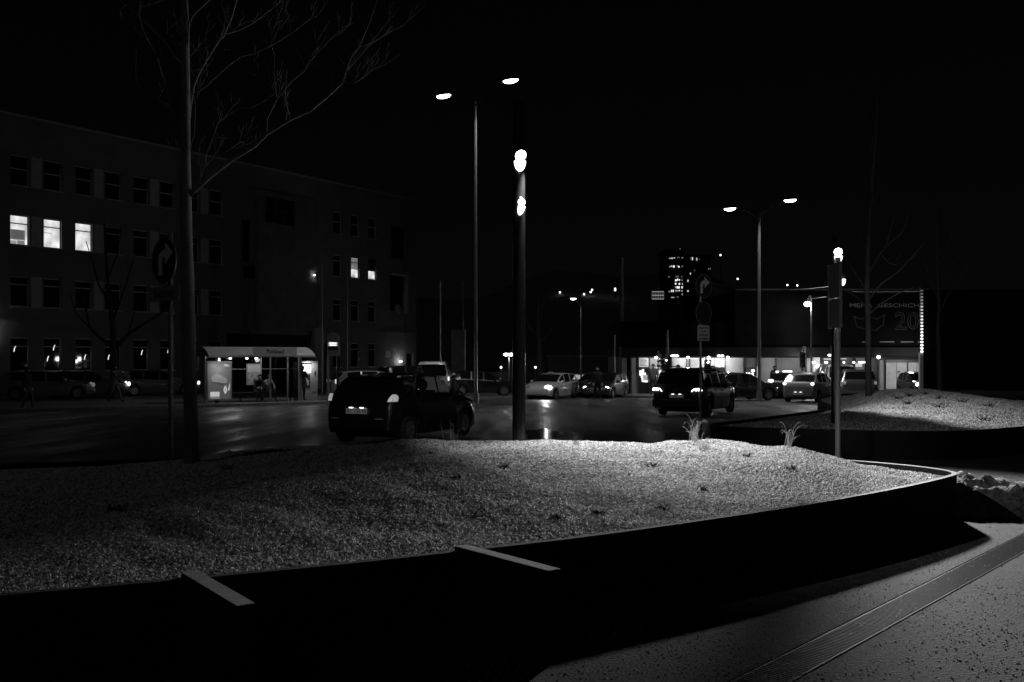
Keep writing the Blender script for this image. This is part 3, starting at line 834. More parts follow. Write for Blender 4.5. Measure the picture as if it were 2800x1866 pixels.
B2 = [(5, 1.5, [(2377,860),(2404,834),(2455,803),(2500,786)]), (6, 1.5, [(2375,820),(2409,777),(2455,745),(2493,704),(2529,663)]),
 (5, 1.5, [(2374,750),(2404,699),(2422,676),(2465,638),(2480,602),(2485,560)]), (4.5, 1.2, [(2372,842),(2340,811),(2310,793),(2290,790)]),
 (4, 1.2, [(2372,800),(2340,750),(2305,690),(2290,620),(2285,540)]), (3, 1, [(2422,676),(2440,610),(2455,560)]),
 (3, 1.2, [(2378,640),(2350,560),(2345,480)]), (3, 1.2, [(2382,560),(2420,480),(2440,400)]), (3, 1, [(2376,700),(2345,620),(2320,560)]),
 (2.5, 1, [(2412,700),(2430,720),(2450,725),(2474,708)]), (2.5, 1, [(2390,440),(2370,340),(2365,240)])]
T2Y = 26.0
tree('bare tree on the far planter in front of the lit shop doors', (2375.4, 1104), T2Y, T2, B2, ident, zbase=mz2(PX(2375, T2Y), T2Y), seed=8, twd=1, twL=0.5, twstep=0.45)
T3 = [((2571, 1085), 15), ((2568, 1000), 12), ((2564, 900), 10), ((2568, 840), 8), ((2564, 760), 7), ((2562, 650), 5), ((2560, 500), 3)]
B3 = [(4, 1.5, [(2568,860),(2590,810),(2640,740),(2670,660)]), (3.5, 1.5, [(2566,820),(2540,760),(2520,680)]), (3, 1, [(2563,740),(2600,650),(2620,560)]), (3, 1, [(2564,800),(2600,740),(2625,700),(2680,640)])]
tree('dim bare tree right of the column of bright dots', (2571, 1082), 29.5, T3, B3, ident, m=mat('bark_dim', .07, .9), zbase=mz2(PX(2571, 29.5), 29.5), seed=9, twd=1, twL=0.6, twstep=0.5)
T4 = [((312, 1080), 22), ((312, 1000), 20), ((311, 940), 18), ((305, 860), 12), ((296, 780), 9), ((290, 700), 6), ((285, 610), 4)]
B4 = [(11, 3, [(310,950),(275,925),(245,895),(236,850),(225,790)]), (12, 3, [(313,955),(350,915),(395,885),(450,852),(490,820)]),
 (7, 2, [(308,880),(330,820),(350,760),(372,690)]), (7, 2, [(300,830),(270,780),(255,720),(235,660)]), (5, 2, [(296,760),(320,700),(330,640)]), (4, 1.5, [(350,915),(370,850),(400,790)]), (4,1.5,[(245,895),(210,860),(190,800)])]
tree('dark leafless street tree in front of the lit office windows', (312, 1080), 52.0, T4, B4, ident, m=M_BARK_D, zbase=road_z(52) + .1, seed=12, twd=1, twL=1.6, twstep=0.9, dy=1.0)
T5 = [((1477, 1070), 17), ((1477, 1000), 15), ((1476, 950), 13), ((1472, 890), 9), ((1470, 830), 6), ((1468, 770), 4)]
B5 = [(6, 2, [(1476,945),(1510,900),(1540,850)]), (6, 2, [(1474,930),(1445,890),(1430,840)]), (4, 1.5, [(1470,880),(1490,820),(1500,770)])]
tree('dark bare tree behind the patterned car', (1477, 1072), 64.0, T5, B5, ident, m=M_BARK_D, zbase=road_z(64) + .1, seed=15, twd=1, twL=1.4, twstep=1.0, dy=1.0)

# ------------------------------------------------------------------ grasses and stubs on the mound
M_GRASS = mat('dry_grass', 0.60, 0.7)
M_GRASS_D = mat('dark_grass', 0.12, 0.8)
def tuft(label, px, Y_, n, hgt, spread, seed, m=M_GRASS, curl=1.0, name='grass_tuft', zf=mz1, r=0.0032):
    X_ = PX(px, Y_); rr = random.Random(seed)
    q = MB()
    for k in range(n):
        a = rr.uniform(0, 6.28); L = hgt * rr.uniform(.45, 1.1); lean = rr.uniform(.1, 1) * spread
        d = Vector((cos(a), sin(a), 0)); pp = []; rd = []
        b0 = Vector((rr.gauss(0, .025), rr.gauss(0, .025), -0.02))
        N = 9; ph = rr.uniform(1.2, 2.9) * curl
        ang_ = radians(rr.uniform(2, 25)); p_ = b0.copy()
        for i in range(N + 1):
            t = i / N
            pp.append(p_.copy()); rd.append(r * (1 - .75 * t))
            an = ang_ + ph * t ** 2.4
            p_ = p_ + (d * sin(an) * (.4 + lean) + Vector((0, 0, cos(an)))) * (L / N)
        q.tube(pp, rd, 3)
    o = q.build(name, m, loc=(X_, Y_, zf(X_, Y_)))
    return tag(o, label, 'grass tuft', 'grass tufts on the gravel')
tuft('curling pale grass tuft at the foot of the twin sign post', 1897, 10.55, 26, 0.34, 0.5, 21)
tuft('low dense grass tuft just right of the twin sign post', 1925, 10.1, 40, 0.15, 0.25, 22, curl=.6)
tuft('tall curling pale grass tuft near the right end of the crest', 2154, 10.7, 15, 0.38, 0.4, 23, curl=1.15)
tuft('thin arching grass in front of the hatchback front wheel', 1237, 10.1, 9, 0.36, 0.35, 24, m=M_GRASS, r=.0022)
tuft('faint arching grass left of the crest centre', 1575, 10.1, 22, 0.20, 0.6, 25, m=M_GRASS_D, r=.0022)
tuft('small dark stubby tuft below the hatchback', 1178, 9.6, 26, 0.07, 0.3, 26, m=M_GRASS_D)
tuft('sparse dark tuft right of the tree trunk', 840, 9.4, 18, 0.10, 0.4, 27, m=M_GRASS_D)
tuft('dim grass under the hatchback rear wheel', 1110, 10.5, 16, 0.17, 0.6, 28, m=M_GRASS_D)
tuft('wispy dark grass left of the thick pole', 1330, 10.4, 12, 0.12, 0.7, 29, m=M_GRASS_D)
tuft('tiny seedling weeds left of the tall curling tuft', 2080, 10.8, 14, 0.05, 0.5, 30, m=M_GRASS)
tuft('two upright stalks right of the bright post', 2335, 11.1, 3, 0.15, 0.12, 31, m=M_GRASS_D, r=.002, curl=.3)
ORD = ['leftmost', 'second from left', 'third from left', 'fourth from left', 'fifth from left', 'sixth from left', 'seventh from left', 'eighth from left', 'ninth from left', 'tenth from left', 'eleventh from left', 'twelfth from left', 'thirteenth from left', 'fourteenth from left', 'fifteenth from left', 'sixteenth from left', 'seventeenth from left', 'rightmost']
stub_pts = [(1783, 9.3), (2040, 9.9), (1920, 8.6), (1812, 7.9), (1245, 8.4), (1640, 7.6), (620, 8.6), (1380, 8.9), (2160, 9.4), (1520, 7.3), (320, 7.2)]
for k, (px, Y_) in enumerate(sorted(stub_pts)):
    rr = random.Random(50 + k); q = MB()
    for j in range(16):
        a = rr.uniform(0, 6.28); l = rr.uniform(.02, .05)
        q.tube([(rr.gauss(0, .03), rr.gauss(0, .02), -.01), (rr.gauss(0, .03) + cos(a) * l, rr.gauss(0, .02), l)], [.006, .002], 3)
    X_ = PX(px, Y_); o = q.build('dead_tuft', mat('dead_tuft', 0.03, 0.9), loc=(X_, Y_, mz1(X_, Y_)))
    tag(o, 'small black dead grass stub on the near gravel, %s of eleven' % ORD[k], 'grass tuft', 'dead grass stubs on the gravel')
for k, (px, py) in enumerate(sorted([(2455, 1115), (2570, 1120), (2530, 1108), (2483, 1133), (2567, 1140), (2630, 1125), (2690, 1155), (2700, 1132), (2490, 1109)])):
    rr = random.Random(80 + k); q = MB()
    for j in range(14):
        a = rr.uniform(0, 6.28); l = rr.uniform(.05, .12)
        q.tube([(rr.gauss(0, .06), rr.gauss(0, .03), -.01), (rr.gauss(0, .06) + cos(a) * l, rr.gauss(0, .03), l)], [.01, .003], 3)
    Y_ = 19.5 + (1140 - py) * 0.11; X_ = PX(px, Y_); o = q.build('dead_tuft', MATS['dead_tuft'], loc=(X_, Y_, mz2(X_, Y_)))
    tag(o, 'small black dead grass stub on the far gravel mound, %s of nine' % ORD[k], 'grass tuft', 'dead grass stubs on the far mound')
# ------------------------------------------------------------------ office block on the left
M_FAC = mat('facade_render', 0.25, 0.85, noise=0.15, nscale=0.6, bump=0.2, bscale=12)
M_FAC_L = mat('facade_panel', 0.60, 0.85, noise=0.12, nscale=2)
M_FRAME = mat('window_frame', 0.85, 0.5)
M_PANE = mat('window_pane', 0.02, 0.03, spec=0.5)
M_DK = mat('dark_opening', 0.015, 0.8)
Y0 = 57.0; X0 = -0.514 * Y0; TH = atan2(0.842, 0.539)
ZB = -1.4
off = thing('office_block', 'long dark four-storey office block with rows of windows on the left', 'building', (X0, Y0, 0), TH)
# openings: (u0, u1, z0, z1, kind)
OP = []
rows = [(11.6, 13.35), (8.14, 9.87), (4.55, 6.3), (0.75, 2.75)]
for r_, (a, c) in enumerate(rows):
    for k in range(-3, 8):
        OP.append((0.6 + 2.07 * k, 0.6 + 2.07 * k + 1.15, a, c, (r_, k)))
    for k in range(3):
        u = 27.6 + 2.15 * k; OP.append((u, u + 1.0, a, c, (r_, 20 + k)))
U0, U1, ZT = -8.0, 38.4, 15.6
stair = (18.4, 24.6)
def facade(name, ops, u0, u1, z0, z1, dep, m, parent):
    us = sorted(set([u0, u1] + [o[0] for o in ops] + [o[1] for o in ops])); zs = sorted(set([z0, z1] + [o[2] for o in ops] + [o[3] for o in ops]))
    q = MB()
    idx = {}
    def vid(u, z):
        if (u, z) not in idx: idx[(u, z)] = len(q.v); q.v.append((u, 0, z))
        return idx[(u, z)]
    for a, c in zip(us, us[1:]):
        for e, f in zip(zs, zs[1:]):
            mu, mz = (a + c) / 2, (e + f) / 2
            if any(o[0] < mu < o[1] and o[2] < mz < o[3] for o in ops): continue
            q.f.append((vid(a, e), vid(c, e), vid(c, f), vid(a, f)))
    for o in ops:
        a, c, e, f = o[:4]
        q.add([(a, 0, e), (c, 0, e), (c, 0, f), (a, 0, f), (a, dep, e), (c, dep, e), (c, dep, f), (a, dep, f)], [(0, 1, 5, 4), (1, 2, 6, 5), (2, 3, 7, 6), (3, 0, 4, 7)])
    return q.build(name, m, parent, fix=False)
special = [(18.0, 18.9, 8.6, 11.6, 's'), (19.6, 23.4, 11.2, 13.6, 's'), (18.2, 19.9, 7.4, 8.3, 's'), (34.9, 36.9, 10.2, 13.0, 's'), (34.7, 36.7, 5.6, 8.7, 's'), (16.6, 24.8, -1.4, 3.3, 's'),
           (26.0, 26.9, -1.4, 2.7, 's'), (37.0, 38.0, -1.4, 1.9, 's')]
facade('wall', OP + special, U0, U1, ZB, ZT, 0.22, M_FAC, off)
q = MB(); q.box(U0, U1, 0.26, 14, ZB, ZT - .02); q.build('core', M_DK, off)
q = MB(); q.box(U0, U1 + .05, -0.06, 14.05, ZT, ZT + 0.14); q.build('parapet', mat('coping', 0.5, 0.6), off)
q = MB(); q.box(U0, 16.0, -0.10, -0.002, 3.62, 3.80); q.build('cornice', M_FAC, off)
q = MB(); q.box(26.9, U1, -0.10, -0.002, 3.62, 3.80); q.build('cornice', M_FAC, off)
q = MB(); q.box(U1 - .02, U1 + .02, 0, 14, ZB, ZT - .02); q.build('end_wall', M_FAC, off)
# stair tower panel, slightly proud, with dark band windows
q = MB(); q.box(19.3, 25.6, -0.30, -0.002, 3.6, 13.9)
q.build('stair_panel', mat('stair_render', 0.20, 0.85, noise=0.2, nscale=1.2), off)
q = MB()
q.box(20.0, 23.0, -0.315, -0.301, 11.6, 13.5); q.build('stair_window', M_PANE, off)
q = MB()
for k in range(4): q.box(20.0 + k - .03, 20.0 + k + .03, -.33, -.316, 11.6, 13.5)
q.box(20.0, 23.0, -.33, -.316, 12.5, 12.56); q.build('stair_window_bars', mat('bar_grey', 0.10, .6), off)
for k in (0, 2, 4, 6):
    for (a, c) in rows[:1] + rows[1:3]:
        u = 0.6 + 2.07 * k + 1.28
        q = MB(); q.box(u, u + 0.66, -0.012, -0.001, a - .03, c + .03); q.build('panel', M_FAC_L, off)
# end-bay frame: bright L-shaped trim
q = MB(); q.box(36.7, 36.95, -0.25, -0.002, 5.4, 8.85); q.box(34.9, 36.7, -0.25, -0.002, 8.7, 8.88); q.build('bay_trim', mat('trim_pale', 0.65, .6), off)
q = MB(); q.ball((35.6, -.2, 5.8), 1, 8, (.45, .2, .4)); q.build('bay_plant', mat('bay_plant_leaf', 0.30, .8, noise=.5, nscale=20), off)
M_LIT = emit('lit_room', 0.85, tex=1.3); M_LIT2 = emit('lit_room_dim', 0.42, tex=2.5)
fr_cache = {}
def window(o):
    a, c, e, f, (r_, k) = o
    w, hh = c - a, f - e
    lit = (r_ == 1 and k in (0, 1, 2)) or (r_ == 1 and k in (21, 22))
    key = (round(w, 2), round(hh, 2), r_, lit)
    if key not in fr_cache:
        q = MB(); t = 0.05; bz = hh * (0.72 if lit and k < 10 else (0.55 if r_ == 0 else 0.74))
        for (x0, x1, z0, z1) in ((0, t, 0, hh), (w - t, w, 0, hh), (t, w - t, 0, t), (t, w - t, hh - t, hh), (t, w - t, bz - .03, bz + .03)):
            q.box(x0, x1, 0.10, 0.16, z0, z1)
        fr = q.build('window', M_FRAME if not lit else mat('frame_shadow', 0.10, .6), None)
        q = MB(); q.box(t, w - t, 0.14, 0.15, t, bz - .03); q.box(t, w - t, 0.14, 0.15, bz + .03, hh - t)
        pn = q.build('pane', M_PANE if not lit else (M_LIT), None)
        q = MB(); q.box(-.05, w + .05, -.10, 0.12, -.06, -.002); sl = q.build('sill', mat('sill_pale', 0.55, .6), None)
        fr_cache[key] = (fr, pn, sl); first = True
    else: first = False
    fr, pn, sl = fr_cache[key]
    if first:
        fr.parent = off; fr.location = (a, 0, e); pn.parent = fr; sl.parent = fr; W_ = fr
    else:
        W_ = inst(fr, off, (a, 0, e)); inst(pn, W_, (0, 0, 0)); inst(sl, W_, (0, 0, 0))
    return W_
WN = {}
for o in OP: WN[o[4]] = window(o)
# things seen in the lit rooms
def in_window(key, boxes, m, name):
    q = MB()
    for (x0, x1, z0, z1) in boxes: q.box(x0, x1, 0.125, 0.138, z0, z1)
    return q.build(name, m, WN[key])
M_SH1 = mat('room_grey', 0.16, .8); M_BL = mat('blind_slat', 0.10, .7)
in_window((1, 0), [(.05, .98, .30, .36), (.05, .12, .36, .9), (.9, .98, .36, .9), (.05, .98, .86, .9), (.5, .95, .02, .28)], emit('room_shelf', .18), 'shelf')
in_window((1, 0), [(.12, .9, .36, .86)], emit('room_cabinet', .09), 'cabinet')
in_window((1, 0), [(.06, .45, .03, .24)], emit('room_cabinet2', .30), 'desk')
in_window((1, 1), [(.06, .6, .88, .92)], emit('room_shelf', .18), 'ceiling_lamp')
q = MB(); q.box(.04, 1.11, .118, .122, 1.3, 1.305)
for k in (21, 22):
    q = MB()
    for i in range(16 if k == 21 else 24):
        z = 0.72 + i * (0.062 if k == 21 else .0415); q.box(.04, .96, .10, .132, z, z + (.045 if k == 21 else .040))
    q.build('blind', M_BL, WN[(1, k)])
    in_window((1, k), [(.1, .7, .05, .14), (.3, .55, .14, .24)] if k == 21 else [(.2, .8, .05, .13)], emit('room_cabinet2', .30), 'desk')
# entrance lights on the office wall
for (u, zz) in ((-0.5, 3.2), (35.9, 1.2)):
    q = MB(); q.ball((u, -0.25, zz), 0.10, 8, (1.4, 1, .7)); q.build('wall_light', M_LENS, off)
    if u > 0: l = lamp('entrance_light', 'POINT', (u, -0.6, zz), 9, 0.1); l.parent = off
q = MB(); q.ball((25.0, -.45, 8.0), .05, 8, (1.5, 1, .8)); q.build('wall_light', M_LENS, off)
q = MB(); q.box(34.9, 35.9, -.04, -.001, 1.7, 2.3)
# lamp reflections in the ground-floor windows, painted as small glowing streaks
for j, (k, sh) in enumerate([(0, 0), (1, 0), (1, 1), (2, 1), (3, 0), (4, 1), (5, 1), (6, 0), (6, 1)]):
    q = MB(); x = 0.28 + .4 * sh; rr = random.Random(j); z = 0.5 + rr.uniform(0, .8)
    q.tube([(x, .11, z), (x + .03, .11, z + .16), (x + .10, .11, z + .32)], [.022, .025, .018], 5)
    q.build('window_reflection', emit('reflection_glow', 1.1), WN[(3, k)])
# wall column lit by the ticket machine
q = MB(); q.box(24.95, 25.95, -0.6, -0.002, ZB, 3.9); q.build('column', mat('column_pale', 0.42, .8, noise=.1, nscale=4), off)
# small notice boards on the ground floor wall
q = MB(); q.box(34.05, 34.75, -.03, -.001, 1.55, 2.15); q.build('notice_board', mat('pale_plate', .6), off)

# grey concrete pillar right of it
Y_ = 74; X_ = PX(1253, Y_); zb = road_z(Y_) + .1
q = MB(); q.box(-.52, .52, -.3, .3, 0, PZ(902, Y_) - zb); o = q.build('concrete_pillar', mat('pillar_concrete', 0.40, .85, noise=.2, nscale=2, bump=.3), loc=(X_, Y_, zb))
tag(o, 'free-standing pale concrete pillar between office block and double lamp', 'pillar')
# low garden wall and sheds in the dark middle distance
q = MB()
Y_ = 82; zb = road_z(Y_)
q.box(PX(1150, Y_), PX(1440, Y_), Y_, Y_ + .3, zb, PZ(1018, Y_)); o = q.build('boundary_wall', mat('wall_dim', 0.10, .9, noise=.3, nscale=1), fix=True)
tag(o, 'low dim boundary wall beyond the white van', 'wall')
for (x0, x1, yt, Y_, lb, v) in ((1375, 1500, 975, 88, 'dim flat-roofed shed behind the patterned car', .10), (1500, 1700, 977, 80, 'dark flat annex with a lit window strip left of the shops', .035)):
    a = PX(x0, Y_); c = PX(x1, Y_); zb = road_z(Y_)
    s_ = thing('shed', lb, 'building', (a, Y_, zb))
    q = MB(); q.box(0, c - a, 0, 8, 0, PZ(yt, Y_) - zb); q.build('wall', mat('shed_wall_%d' % int(v * 1000), v, .9), s_)
    q = MB(); q.box(-.2, c - a + .2, -.3, 8.2, PZ(yt, Y_) - zb, PZ(yt, Y_) - zb + .15); q.build('roof', mat('shed_roof', .06, .9), s_)
    if v < .05:
        for k, (p0, p1, st) in enumerate(((1566, 1587, .32), (1590, 1603, .5), (1605, 1622, .42), (1641, 1654, .34), (1656, 1666, .38), (1668, 1690, .18))):
            q = MB(); q.box(PX(p0, Y_) - a, PX(p1, Y_) - a, -.03, -.005, PZ(1040, Y_) - zb, PZ(1026, Y_) - zb); w_ = q.build('window', emit('strip_window_%d' % k, st, tex=2), s_)
            q = MB(); q.box(PX(p0, Y_) - a - .04, PX(p1, Y_) - a + .04, -.05, -.035, PZ(1026, Y_) - zb, PZ(1025, Y_) - zb + .05); q.build('frame', M_FRAME, w_)

# ------------------------------------------------------------------ shop pavilion across the middle and right
YS = 63.0; zs0 = road_z(YS) + .12
SX0 = PX(1700, YS); SX1 = PX(2520, YS)
shop = thing('shop_pavilion', 'long low shop building with lit ground floor under a dark billboard wall', 'building', (SX0, YS, zs0))
def sx(px): return PX(px, YS) - SX0
ZL = PZ(976, YS) - zs0; ZR = PZ(797, YS) - zs0; ZC = PZ(951, YS) - zs0
def panel(name, p0, p1, y0, y1, m, d0=-0.02, d1=0.0, parent=None):
    q = MB(); q.box(sx(p0), sx(p1), d0, d1, PZ(y1, YS) - zs0, PZ(y0, YS) - zs0); return q.build(name, m, parent or shop)
q = MB(); q.box(0, sx(2520), 0.03, 9, 0, ZL); q.build('core', M_DK, shop)
q = MB(); q.box(0, sx(2520), -1.1, 9.1, ZL + 0.02, ZC); q.build('canopy', mat('canopy_dark', 0.02, .9, spec=.04), shop)
q = MB(); q.box(sx(2000), sx(2520), -0.9, 9.0, ZC + .003, ZR); q.build('upper_wall', mat('upper_wall', 0.006, .9, noise=.3, nscale=.8, spec=0.03), shop)
q = MB(); q.box(-.1, sx(1999.8), -0.6, 9.0, ZC + .003, PZ(880, YS) - zs0); q.build('upper_wall', MATS['upper_wall'], shop)
q = MB(); q.box(sx(2000), sx(2522), -1.0, -0.88, ZR, ZR + .09); q.build('parapet', mat('shop_coping', .06, .8, spec=.05), shop)
# ribs on the upper wall
for k in range(9):
    q = MB(); u = sx(1710 + k * 34); q.box(u, u + .08, -.68, -.602, ZC + .01, PZ(880, YS) - zs0 - .02); q.build('fascia_rib', MATS['upper_wall'], shop)
M_P = {v: mat('panel_%02d' % int(v * 100), v, .75, noise=.2, nscale=1.2) for v in (.08, .18, .30, .45, .60)}
BASE = 1084
spec_p = [(1700, 1714, 979, 1030, .18), (1726, 1744, 979, 1084, .30), (1776, 1834, 979, 1040, .30), (1836, 1875, 979, 1084, .60), (1877, 1884, 979, 1084, .30),
 (1886, 1928, 979, 1084, .45), (1930, 1954, 979, 1000, .45), (1955, 1981, 979, 1005, .60), (1983, 2032, 979, 1084, .45), (2034, 2068, 979, 1006, .18),
 (2070, 2074, 979, 1084, .30), (2081, 2120, 979, 1084, .30), (2122, 2200, 979, 1084, .18), (2206, 2222, 979, 1070, .45), (2340, 2364, 979, 1084, .18), (2366, 2418, 979, 1084, .08)]
for (a, c, y0, y1, v) in spec_p: panel('panel', a, c, y0, y1, M_P[v])
for a in (1724.5, 1745, 1775, 1835, 1876, 1884.5, 1929, 1982, 2033, 2069, 2121, 2201):
    q = MB(); q.box(sx(a) - .02, sx(a) + .05, -.10, -.022, 0, ZL - .01); q.build('mullion', M_DARKM, shop)
# plinth
q = MB(); q.box(sx(1776), sx(1834), -.06, -.022, 0, PZ(1040, YS) - zs0); q.build('plinth', M_P[.08], shop)
# door bay with printed notice above and lit glass
panel('notice', 1747, 1773, 979, 1004, emit('notice_glow', .28), -.05, -.03)
for i in range(6):
    panel('notice_print', 1750, 1762 + (i * 7) % 9, 982 + 3.5 * i, 983.2 + 3.5 * i, mat('print_dark', .06), -.056, -.051)
panel('door_frame', 1746, 1774, 1005, 1009, M_DARKM, -.08, -.03)
M_W = emit('shop_glow', .95, tex=6)
for (a, c, y0, y1) in ((1748, 1755, 1013, 1028), (1755, 1761, 1010, 1020), (1750, 1766, 1020, 1026), (1752, 1768, 1027, 1034), (1754, 1762, 1034, 1045), (1762, 1771, 1040, 1046)): panel('lit_goods', a, c, y0, y1, M_W, -.05, -.03)
panel('lit_goods', 1758, 1770, 1026, 1040, emit('shop_mid', .22, tex=8), -.06, -.051)
for (a, c, y0, y1) in ((1777, 1782, 1014, 1026), (1792, 1799, 1014, 1030), (1801, 1812, 1014, 1032)): panel('lit_window', a, c, y0, y1, M_W, -.05, -.023)
panel('shelf_line', 1775, 1812, 1005, 1006.5, emit('shop_mid', .22), -.05, -.023)
# framed board
for (a, c, y0, y1) in ((1885, 1887, 980, 1030), (1887, 1927, 980, 982)): panel('board_frame', a, c, y0, y1, M_FRAME, -.06, -.023)
# open bay, under the hanging cloth
panel('dark_bay', 1954, 1963, 1004, 1084, M_DK, -.04, -.022); panel('dark_bay', 1971, 1977, 1004, 1084, M_DK, -.04, -.022)
panel('lit_goods', 1971, 1980, 1022, 1032, emit('shop_mid2', .5), -.06, -.041)
# door at 2050
panel('door_frame', 2035, 2067, 1005, 1084, M_DARKM, -.05, -.022)
panel('door_glass', 2039, 2063, 1008, 1080, mat('door_glass_dim', .10, .3), -.06, -.051)
for (px, py) in ((2041, 1022), (2048, 1022), (2057, 1022)):
    q = MB(); q.ball((sx(px), -.08, PZ(py, YS) - zs0), .065, 8); q.build('door_lamp', M_LENS2, shop)
q = MB(); q.ball((sx(2058), -.08, PZ(1014, YS) - zs0), 1, 8, (.12, .04, .08)); q.build('door_lamp', M_LENS2, shop)
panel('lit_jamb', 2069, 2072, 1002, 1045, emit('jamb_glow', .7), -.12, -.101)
# carport bay with bright column, ceiling tubes
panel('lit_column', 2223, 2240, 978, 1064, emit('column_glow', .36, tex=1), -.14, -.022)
panel('bay_wall', 2246, 2330, 978, 1084, M_P[.08], -.03, -.01)
for (a, c) in ((2208, 2221), (2246, 2252), (2264, 2277), (2296, 2300), (2338, 2355)):
    q = MB(); z = PZ(991, YS) - zs0; q.box(sx(a), sx(c), -.7, -.6, z - .055, z + .055); q.build('tube_light', M_LENS2, shop)
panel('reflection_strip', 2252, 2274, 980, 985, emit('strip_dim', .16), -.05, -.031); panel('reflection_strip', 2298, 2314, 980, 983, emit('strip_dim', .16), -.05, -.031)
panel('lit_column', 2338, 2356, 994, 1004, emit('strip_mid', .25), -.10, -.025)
# bright double door
for (a, c) in ((2422, 2450), (2451.5, 2478)): panel('door_leaf', a, c, 992, 1078, mat('door_white', .60, .7, noise=.15, nscale=2.5), -.06, -.022)
panel('door_leaf', 2482, 2505, 992, 1078, MATS['door_white'], -.06, -.022); panel('door_leaf', 2506.5, 2517, 992, 1078, MATS['door_white'], -.06, -.022)
panel('door_post', 2478.3, 2481.7, 985, 1080, M_DARKM, -.12, -.022); panel('door_header', 2420, 2519, 984, 991.5, M_DARKM, -.10, -.022)
panel('door_bar', 2422, 2478, 1075, 1078, M_DARKM, -.09, -.061)
q = MB(); q.ball((sx(2456), -.10, PZ(1017, YS) - zs0), .05, 6, (1.5, 1, 1)); q.build('door_handle', M_DARKM, shop)
panel('side_post', 2402, 2411, 985, 1084, M_P[.30], -.3, -.022)
# canopy downlights
for (px, pw) in ((1790, 26), (1875, 26), (1931, 40), (1983, 40)):
    q = MB(); q.ball((sx(px), -0.75, ZL - 0.04), 0.085, 8, (1, 1, .9)); q.build('downlight', M_LENS, shop, smooth='all')
    l = lamp('downlight', 'POINT', (sx(px), -0.75, ZL - .25), pw, 0.08); l.parent = shop
for (px, pw) in ((2110, 10), (2215, 14), (2300, 18)):
    l = lamp('tube_light', 'POINT', (sx(px), -0.9, ZL - .5), pw, 0.15); l.parent = shop
q = MB(); q.ball((sx(2384), -1.15, PZ(977, YS) - zs0), .10, 8); q.build('wall_light', M_LENS, shop)
for px in (2440, 2500):
    l = lamp('door_light', 'POINT', (sx(px), -2.6, ZL - .3), 75, 0.25); l.parent = shop
for (px, w_) in ((1832, .13), (1841, .10), (1954, .08), (1963, .08), (2251, .1)):
    q = MB(); q.ball((sx(px), -1.3, PZ(973.5 if px != 2251 else 972, YS) - zs0), 1, 8, (w_ * 1.4, .1, .075)); q.build('canopy_lamp', M_LENS2, shop, smooth='all')
# flat lettering and picture outlines on the billboard wall
M_LET = mat('billboard_print', 0.20, .7)
bb = shop
text('lettering', 'MEHR  GESCHICHTE', 0.34, M_LET, bb, (sx(2417), -0.905, PZ(838, YS) - zs0), sx=1.62, kind='stuff')
text('lettering', '20', 1.55, mat('billboard_print_dim', .06, .8), bb, (sx(2464), -0.905, PZ(882, YS) - zs0), outline=0.018, kind='stuff')
q = MB(); rr = random.Random(3)
out = [(2322, 868), (2340, 874), (2362, 868), (2385, 874), (2404, 862), (2400, 890), (2380, 905), (2352, 903), (2330, 895)]
for a, c in zip(out, out[1:] + out[:1]): q.tube([(sx(a[0]), -.91, PZ(a[1], YS) - zs0), (sx(c[0]), -.91, PZ(c[1], YS) - zs0)], .018, 4)
q.build('poster_drawing', MATS['billboard_print_dim'], bb)
for (a, c) in ((2344, 2366), (2391, 2430), (2448, 2482), (2494, 2513)): panel('small_print', a, c, 934.5, 937.5, M_LET, -.906, -.901)
# corrugated wall end, its highlights painted as glowing dots that fade upward
hb_ = thing('dark_hall', 'unlit black hall filling the dark right of the column of bright dots', 'building', (PX(2524, 54), 54.1, road_z(54)))
sl_ = (2524 - 1400) / FPX
for (nm_, a_, c_, e_) in (('wall', 0, PZ(800, 54) - road_z(54), 0), ('parapet', PZ(800, 54) - road_z(54) + .002, PZ(800, 54) - road_z(54) + .15, .04)):
    q = MB(); q.prism([(-e_, -e_), (22, -e_), (22, 3), (3 * sl_ + .1 - e_, 3)], a_, c_, 'xy'); q.build(nm_, mat('hall_wall', .012, .9, spec=.03), hb_)
sl = thing('rib_highlights', 'vertical column of painted highlight dots on the ribbed wall end, pale post below', 'light string', (PX(2518, 54), 54 - .1, road_z(54)))  # not a light string: the dots are painted highlights of the ribbed wall end
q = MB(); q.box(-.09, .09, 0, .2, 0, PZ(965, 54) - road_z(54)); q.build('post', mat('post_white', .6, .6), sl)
q = MB(); q.box(-.05, .05, .05, .12, PZ(965, 54) - road_z(54), PZ(786, 54) - road_z(54)); q.build('edge_strip', M_DARKM, sl)
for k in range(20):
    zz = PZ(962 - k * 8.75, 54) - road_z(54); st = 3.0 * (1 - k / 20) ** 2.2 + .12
    q = MB(); q.ball((0, -.03, zz), 1, 8, (.075, .07, .055)); q.build('highlight_dot', emit('rib_glow_%d' % (k // 3), 3.0 * (1 - (k // 3 * 3) / 20) ** 2.2 + .06), sl, smooth='all')  # rib highlight painted as a glowing dot, no lamp
# overhead wires
for (lb, p0, p1, sag) in (('thin overhead wire left of the bright post', (1945, 774, 70), (2290, 781, 58), .35), ('lower sagging overhead wire behind the twin signs', (1945, 786, 75), (2260, 812, 60), .5), ('short pale wire reaching the top of the column of bright dots', (2330, 798, 61), (2518, 797, 60.5), .02)):
    a = Vector((PX(p0[0], p0[2]), p0[2], PZ(p0[1], p0[2]))); c = Vector((PX(p1[0], p1[2]), p1[2], PZ(p1[1], p1[2])))
    q = MB(); q.tube([a.lerp(c, t / 10) - Vector((0, 0, sag * 4 * (t / 10) * (1 - t / 10))) for t in range(11)], 0.018, 4)
    tag(q.build('overhead_wire', mat('wire', .35, .5)), lb, 'wire')

